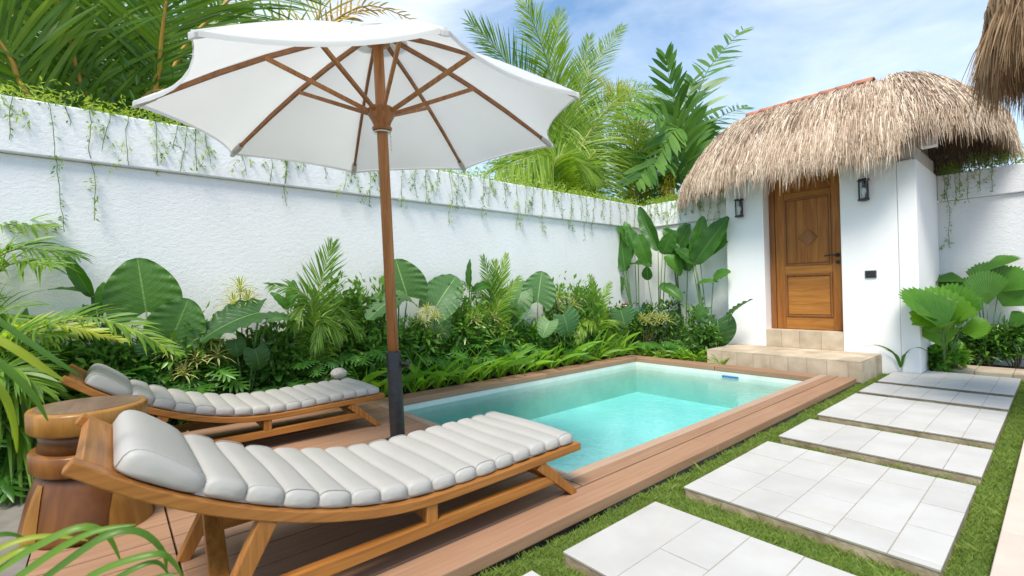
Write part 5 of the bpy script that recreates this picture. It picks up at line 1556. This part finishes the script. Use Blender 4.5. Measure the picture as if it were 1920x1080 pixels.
for i, (x, L) in enumerate(((-1.0, .35), (-.95, .95), (-.9, .42), (-.84, .30), (-.76, .38), (-.66, .28), (-.55, .30))):
    vine((x, 8.36, 2.42), L, 430 + i, 'thin leafy vine hanging down the grey wall right of the gatehouse', 'vines on the grey wall', (0, -1, 0), 1.4)

def creeper(label, n, yfun, xr, zr, seed, size=.045, along='y', fixed=0):
    rs = np.random.RandomState(seed)
    a = yfun(rs, n); b = rs.uniform(*xr, n)
    z = 2.465 + rs.uniform(0, 1, n) ** 1.5 * zr * (.35 + .65 * np.abs(np.sin(a * 3.1 + np.sin(a * 7.7))))
    P = np.stack([b, a, z], -1) if along == 'y' else np.stack([a, b, z], -1)
    d = rs.normal(0, 1, (n, 3)) + np.array([.5, -.2, .1])
    o = leaf_cloud('creeper', P, d, size, 'leaf_vine', None, seed, .36, 'stuff')
    tag(o, label, 'creeper')
creeper('thin creeper scrambling over the long wall top left of the parasol', 2000, lambda rs, n: rs.uniform(-1.6, .75, n), (-5.3, -4.79), .16, 500)
creeper('dense light creeper over the long wall top between parasol and corner', 4200, lambda rs, n: rs.uniform(2.3, 7.3, n), (-5.3, -4.79), .17, 503)
creeper('creeper sprawling over the end wall top left of the thatch', 2200, lambda rs, n: rs.uniform(-4.8, -3.4, n), (7.2, 7.6), .14, 501, along='x')
creeper('light green creeper on the top of the grey wall right of the gatehouse', 2600, lambda rs, n: rs.uniform(-1.06, 1.4, n), (8.4, 8.9), .2, 502, along='x')

# ================================================================== palms and trees beyond the wall
def palm(label, base, trunk_top, fr, trunk_r=.12, cat='palm', name='coconut_palm', group='palms beyond the wall', **kw):
    base = Vector(base); top = Vector(trunk_top)
    t = tag(empty(name, base), label, cat, group)
    MB().tube([base, base.lerp(top, .5) + Vector((.05, .03, 0)), top], [trunk_r * 1.3, trunk_r, trunk_r * .8], 12).build('trunk', 'bark', t, smooth=True)
    for i, f in enumerate(fr):
        pts, opt = f
        P = [top] + [at_x(a, b, X) for a, b, X in pts]
        o = dict(kw); o.update(opt)
        pl = (CAM - P[len(P) // 2]).normalized()
        frond(t, P, seed=i + int(abs(base.y) * 37), plane=tuple(pl * o.pop('face', .75) + UP * .5 + _r * o.pop('lean', 0.0)), **o)
    return t
LC = dict(n=125, ll=1.25, lw=.030, mat='leaf_coconut', rmat='stem_yellow', a0=72, a1=30, droop=.18, lift=.05, rr=.032, start=.10, jit=.10)
b0 = at_x(235, 330, -6.3)
palm('coconut palm with orange leaf ribs close behind the wall left of the parasol', (b0.x, b0.y, -.1), (b0.x, b0.y, 1.9), [
    ([(292, 165, -5.9), (304, 60, -5.7), (322, -60, -5.5), (350, -180, -5.3)], {}),
    ([(150, 150, -5.9), (128, 60, -5.8), (95, -40, -5.7), (50, -150, -5.6)], {}),
    ([(60, 190, -5.8), (20, 110, -5.7), (-40, 30, -5.6), (-130, -50, -5.5)], {}),
    ([(330, 120, -6.2), (400, 30, -6.1), (480, -40, -6.0), (570, -60, -5.9)], dict(mat='leaf_palm')),
    ([(210, 120, -6.6), (215, 0, -6.6), (200, -140, -6.5)], {}),
    ([(360, 170, -6.3), (430, 110, -6.2), (520, 90, -6.1)], {}),
    ([(260, 200, -6.0), (330, 170, -5.8), (400, 200, -5.6)], dict(n=50, ll=.6)),
], **LC)
b1 = at_x(-120, 330, -6.8)
palm('coconut palm behind the wall\'s near end beside the orange ribbed one', (b1.x, b1.y, -.1), (b1.x, b1.y, 1.9), [
    ([(-60, 120, -6.5), (40, 20, -6.4), (150, -60, -6.3)], {}), ([(0, 190, -6.5), (90, 120, -6.4), (190, 110, -6.3)], {}),
    ([(30, 210, -6.3), (140, 180, -6.2), (250, 200, -6.1)], dict(ll=.7)), ([(-60, 150, -6.9), (-40, 20, -6.9), (-30, -120, -6.9)], {}),
], **LC)
b2 = at_x(560, 300, -7.4)
palm('palm with yellowing frond tips hidden behind the parasol top', (b2.x, b2.y, -.1), (b2.x, b2.y, 2.6), [
    ([(580, 120, -7.2), (600, 20, -7.1), (598, -30, -7.0)], dict(mat='leaf_yellow', n=30)), ([(560, 120, -7.2), (600, 60, -7.1), (690, 10, -7.0), (790, 45, -6.9)], dict(mat='leaf_dry', n=40, ll=.45)),
    ([(540, 120, -7.3), (470, 60, -7.3), (400, 40, -7.3)], {}), ([(590, 150, -7.2), (680, 110, -7.2), (800, 130, -7.1)], {}), ([(570, 130, -7.2), (650, 30, -7.1), (720, 20, -7.0)], dict(mat='leaf_dry', n=30, ll=.4)),
], **{**LC, 'mat': 'leaf_palm', 'n': 50})
CC = dict(n=150, ll=1.08, lw=.024, mat='leaf_coconut', rmat='stem_palm', a0=70, a1=26, droop=.10, lift=.08, rr=.028, start=.14, jit=.07)
b3 = at_x(1075, 420, -7.0)
palm('tall feathery coconut palm standing behind the wall right of the parasol', (b3.x, b3.y, -.1), (b3.x, b3.y, 1.9), [
    ([(1060, 280, -6.9), (1030, 130, -6.8), (985, 5, -6.6)], dict(ll=1.2, droop=.2)),
    ([(1075, 270, -7.0), (1100, 150, -6.9), (1168, 48, -6.8)], dict(ll=.8)),
    ([(1030, 260, -7.1), (960, 130, -7.1), (880, 40, -7.0)], {}),
    ([(1075, 330, -6.6), (1110, 240, -6.4), (1180, 172, -6.2), (1270, 170, -6.0)], dict(droop=.45, ll=1.1)),
    ([(1000, 300, -6.6), (930, 250, -6.5), (850, 280, -6.4)], {}),
    ([(1060, 330, -6.3), (1020, 290, -6.1), (930, 320, -5.9)], dict(droop=.4)),
    ([(1100, 330, -6.5), (1170, 290, -6.3), (1240, 340, -6.2)], dict(droop=.5)),
    ([(1085, 300, -7.2), (1130, 230, -7.2), (1190, 160, -7.1)], dict(mat='leaf_yellow', n=34, ll=.35, start=.55)),
    ([(1060, 240, -7.3), (1040, 120, -7.3), (1050, 20, -7.2)], dict(ll=.9)),
    ([(1040, 330, -6.1), (1060, 290, -5.9), (1120, 330, -5.7)], dict(droop=.4, ll=.8)),
    ([(1080, 300, -6.6), (1130, 215, -6.5), (1210, 180, -6.4), (1290, 215, -6.3)], dict(droop=.5, ll=1.1, mat='leaf_palm')),
    ([(1085, 330, -6.3), (1150, 260, -6.2), (1215, 250, -6.1), (1262, 300, -6.0)], dict(droop=.5, ll=1.0)),
    ([(1090, 280, -6.9), (1125, 190, -6.8), (1185, 150, -6.7)], dict(mat='leaf_palm_yellow', ll=.7, n=70)),
    ([(1070, 280, -7.1), (1085, 170, -7.1), (1105, 70, -7.0)], dict(ll=.85)),
], **CC)
b4 = at_x(1190, 420, -6.5)
palm('yellow tinged coconut palm between the feathery palm and the broad leaved palm', (b4.x, b4.y, -.1), (b4.x, b4.y, 2.0), [
    ([(1190, 270, -6.45), (1160, 190, -6.4), (1120, 150, -6.35)], dict(mat='leaf_palm_yellow')), ([(1200, 260, -6.45), (1230, 200, -6.4), (1290, 230, -6.3)], dict(mat='leaf_palm_yellow', droop=.4)),
    ([(1190, 300, -6.4), (1150, 270, -6.3), (1100, 330, -6.2)], {}), ([(1210, 300, -6.4), (1240, 280, -6.3), (1265, 350, -6.2)], dict(droop=.5)), ([(1195, 290, -6.45), (1185, 200, -6.4), (1170, 160, -6.35)], dict(mat='leaf_yellow', ll=.5, n=40)),
    ([(1200, 330, -6.2), (1230, 330, -6.1), (1250, 380, -6.0)], dict(mat='leaf_yellow', ll=.45, n=36)),
], **{**CC, 'n': 120, 'll': .8})
# broad leaflet palm
BL = dict(pe=.3, n=20, ll=.80, lw=.12, mat='leaf_tree', rmat='stem_green', a0=64, a1=30, droop=.12, lift=.05, rr=.02, start=.30, jit=.08)
b5 = at_x(1285, 420, -5.62)
palm('dark broad leaved palm rising beside the thatched gatehouse roof', (b5.x, b5.y, -.1), (b5.x + .03, b5.y + .05, 2.3), [
    ([(1296, 260, -5.62), (1318, 150, -5.55), (1360, 90, -5.48), (1392, 56, -5.41)], {}), ([(1280, 260, -5.62), (1262, 180, -5.62), (1248, 110, -5.62)], {}), ([(1300, 270, -5.62), (1350, 220, -5.55), (1400, 200, -5.48)], dict(lw=.09, n=22, ll=.7)),
    ([(1275, 280, -5.55), (1235, 220, -5.48), (1190, 215, -5.41)], {}), ([(1285, 290, -5.48), (1270, 240, -5.41), (1230, 300, -5.34)], {}), ([(1290, 280, -5.55), (1310, 230, -5.48), (1335, 270, -5.41)], {}), ([(1270, 320, -5.48), (1230, 300, -5.41), (1195, 340, -5.34)], {}), ([(1285, 300, -5.69), (1285, 210, -5.69), (1300, 150, -5.69)], {}),
], trunk_r=.07, name='broad_leaved_palm', **BL)
# dense background foliage close behind the wall top
for i, (px, py, X, rx, ry, h, lab, m, v0) in enumerate([(1235, 430, -5.9, .5, .5, 3.0, 'dark bushy shrub behind the wall below the broad leaved palm', 'leaf_tree', -.25), (1130, 430, -6.6, .5, .6, 2.75, 'green bush close behind the wall below the feathery palm', 'leaf_palm', -.05), (1000, 430, -6.4, .5, .7, 2.75, 'green bush behind the wall under the parasol edge', 'leaf_palm', -.1),
        (320, 430, -5.9, .4, .5, 2.6, 'dark bush behind the wall below the orange leaf ribs', 'leaf_shrub', 0), (1252, 430, -5.6, .2, .25, 2.75, 'bright yellow leaved croton behind the wall beside the thatch', 'leaf_yellow', 0)]):
    c = at_x(px, py, X); shrub((c.x, c.y, -.1), rx, ry, h, 1900, .15, lab, m, seed=600 + i, group='bushes beyond the wall', var0=v0, aspect=.26, z0=1.6)

# ================================================================== palm fronds in the left foreground
t = tag(empty('areca_palm', (-3.0, -.95, BED)), 'feathery areca palm arching in from beside the stump table', 'palm', 'areca palms at the deck end')
AR = dict(n=58, ll=.46, lw=.019, mat='leaf_palm', rmat='stem_palm', a0=60, a1=24, droop=.35, lift=.25, rr=.010, start=.22)
def arfr(pts, D, **kw):
    P = [at_d(a, b, D[k] if isinstance(D, (list, tuple)) else D) for k, (a, b) in enumerate(pts)]
    o = dict(AR); o.update(kw); pl = (CAM - P[-1]).normalized() * .45 + UP * .9
    return P, o, tuple(pl)
for i, (pts, D, kw) in enumerate([
    ([(-160, 760), (-70, 560), (20, 470), (140, 480)], (3.1, 3.2, 3.2, 3.2), {}), ([(-150, 760), (-60, 600), (10, 500), (95, 500)], (3.0, 3.1, 3.1, 3.0), {}), ([(-160, 780), (-80, 540), (-10, 430), (90, 425)], (3.2, 3.3, 3.4, 3.4), {}),
    ([(-150, 800), (-20, 660), (170, 596), (330, 660)], (2.5, 2.5, 2.5, 2.5), dict(mat='leaf_palm', ll=.24, droop=.25)), ([(-150, 800), (-40, 690), (30, 630), (120, 630)], (2.6, 2.6, 2.6, 2.6), dict(ll=.30)), ([(-120, 820), (-40, 720), (20, 690), (75, 730)], (2.4, 2.4, 2.4, 2.4), dict(ll=.3)), ([(-150, 790), (-40, 670), (90, 610), (230, 640)], (2.7, 2.7, 2.7, 2.7), dict(mat='leaf_palm_yellow', ll=.2, droop=.2)),
    ([(-120, 850), (-20, 760), (40, 740), (70, 830)], (2.6, 2.6, 2.6, 2.6), dict(droop=.6)), ([(-100, 900), (-20, 820), (30, 800), (60, 870)], (2.6, 2.6, 2.6, 2.6), dict(droop=.6)), ([(-140, 800), (-60, 650), (0, 590), (60, 620)], (2.9, 2.9, 2.9, 2.9), {})]):
    P, o, pl = arfr(pts, D, **kw); frond(t, P, seed=700 + i, plane=pl, **o)
# dark broad undergrowth at the left edge
for i, (px, py, D, lab) in enumerate([(10, 880, 2.9, 'dark cut leaf philodendron left of the stump table'), (30, 960, 2.7, 'low cut leaf philodendron in front of the stump table\'s left side'), (60, 720, 3.5, 'cut leaf philodendron behind the stump table'), (-20, 930, 2.5, 'cut leaf philodendron cut by the frame beside the stump table'), (15, 985, 2.62, 'low cut leaf philodendron spilling over the concrete strip by the stump'), (-15, 870, 2.75, 'tall cut leaf philodendron at the deck end behind the concrete strip')]):
    c = at_d(px, py, D); r = Vector((c.x, c.y, BED)); tt = tag(empty('cut_leaf_philodendron', r), lab, 'plant', 'cut leaf philodendrons')
    rs = random.Random(i + 900)
    for k in range(11):
        a = 2 * math.pi * k / 11 + rs.uniform(-.3, .3); h = rs.uniform(.12, max(.2, c.z + .12)); A = r + Vector((math.cos(a) * .12, math.sin(a) * .12, h)); d = Vector((math.cos(a), math.sin(a), rs.uniform(-.3, .35))).normalized()
        L = rs.uniform(.2, .30); place(LOB[k % 3], 'leaf', A, A + d * L, (UP + Vector((.3, .1, 0))).normalized(), L * .9, tt); stalk(tt, r, A, .006, .004, name='leaf_stalk')
for i, (px, py, D, h, lab) in enumerate([(20, 700, 3.6, .8, 'dark shrub behind the areca fronds'), (-30, 850, 3.0, .7, 'dark shrub at the deck end behind the stump'), (90, 690, 4.3, .7, 'dark shrub in the bed behind the stump table')]):
    c = at_d(px, py, D); shrub((c.x, c.y, BED), .3, .3, h, 1100, .10, lab, seed=720 + i, group='shrubs at the deck end', var0=-.05)
# near frond with broad leaflets reaching over the deck in the corner
t = tag(empty('areca_palm', (-1.35, -.55, -.1)), 'areca palm in the near corner with long pale leaflets curving over the deck', 'palm', 'areca palms at the deck end')
base = at_d(-90, 1190, 1.05)
def ribbon(parent, pts, D, w, mat, name='leaflet', seed=0):
    P = [at_d(a, b, D + .03 * k) for k, (a, b) in enumerate(pts)]
    C = catmull([tuple(p) for p in P], 18); b_ = MB(); Q = []
    for k, p in enumerate(C):
        tg = C[min(k + 1, 17)] - C[max(k - 1, 0)]; tg = Vector(tg).normalized()
        n_ = (CAM - Vector(p)).normalized() * .7 + UP * .5; sd = tg.cross(n_).normalized(); u = k / 17
        ww = w * .62 * (math.sin(math.pi * (.22 + .76 * u)) ** .8)
        Q += [Vector(p) - sd * ww / 2 + n_ * .003, Vector(p) - n_ * .002, Vector(p) + sd * ww / 2 + n_ * .003]
    o = b_.grid(Q, 18, 3).build(name, mat, parent, smooth=True)
for i, (pts, w, m) in enumerate([([(-60, 1110), (60, 1030), (150, 990), (200, 1004), (226, 1052)], .030, 'leaf_palm'), ([(-40, 1140), (80, 1050), (170, 1000), (255, 984)], .030, 'leaf_palm'), ([(-10, 1160), (110, 1065), (200, 1005), (262, 998), (306, 1035), (312, 1075)], .030, 'leaf_palm'),
        ([(60, 1160), (180, 1075), (290, 1040), (325, 1055), (345, 1090)], .026, 'leaf_palm'), ([(110, 1170), (220, 1085), (290, 1055), (318, 1080)], .022, 'leaf_palm'), ([(-60, 1060), (20, 1020), (90, 1006), (165, 1014)], .022, 'leaf_palm_yellow'), ([(-60, 1040), (0, 1004), (45, 1008)], .02, 'leaf_palm'),
        ([(-60, 1090), (30, 1035), (80, 1020)], .026, 'leaf_palm_yellow'), ([(160, 1190), (260, 1100), (330, 1075)], .024, 'leaf_palm')]):
    ribbon(t, pts, 1.0, w, m)
for i, (pts, w, m) in enumerate([([(-80, 600), (20, 650), (80, 690), (120, 715)], .035, 'leaf_palm_yellow'), ([(-80, 620), (10, 690), (60, 740), (90, 790)], .030, 'leaf_palm'), ([(-60, 560), (30, 625), (110, 680), (150, 705)], .026, 'leaf_palm'), ([(-60, 680), (0, 730), (25, 790), (32, 850)], .028, 'leaf_palm_yellow')]):
    ribbon(t, pts, 1.15, w, m)
MB().tube([(-1.35, -.55, -.1), at_d(-160, 900, 1.1), at_d(-120, 620, 1.15)], [.02, .016, .008], 8).build('stem', 'stem_palm', t, smooth=True)
MB().tube([(-1.35, -.55, -.1), at_d(-120, 1160, 1.05), at_d(170, 1200, 1.0)], [.016, .012, .006], 8).build('stem', 'stem_palm', t, smooth=True)
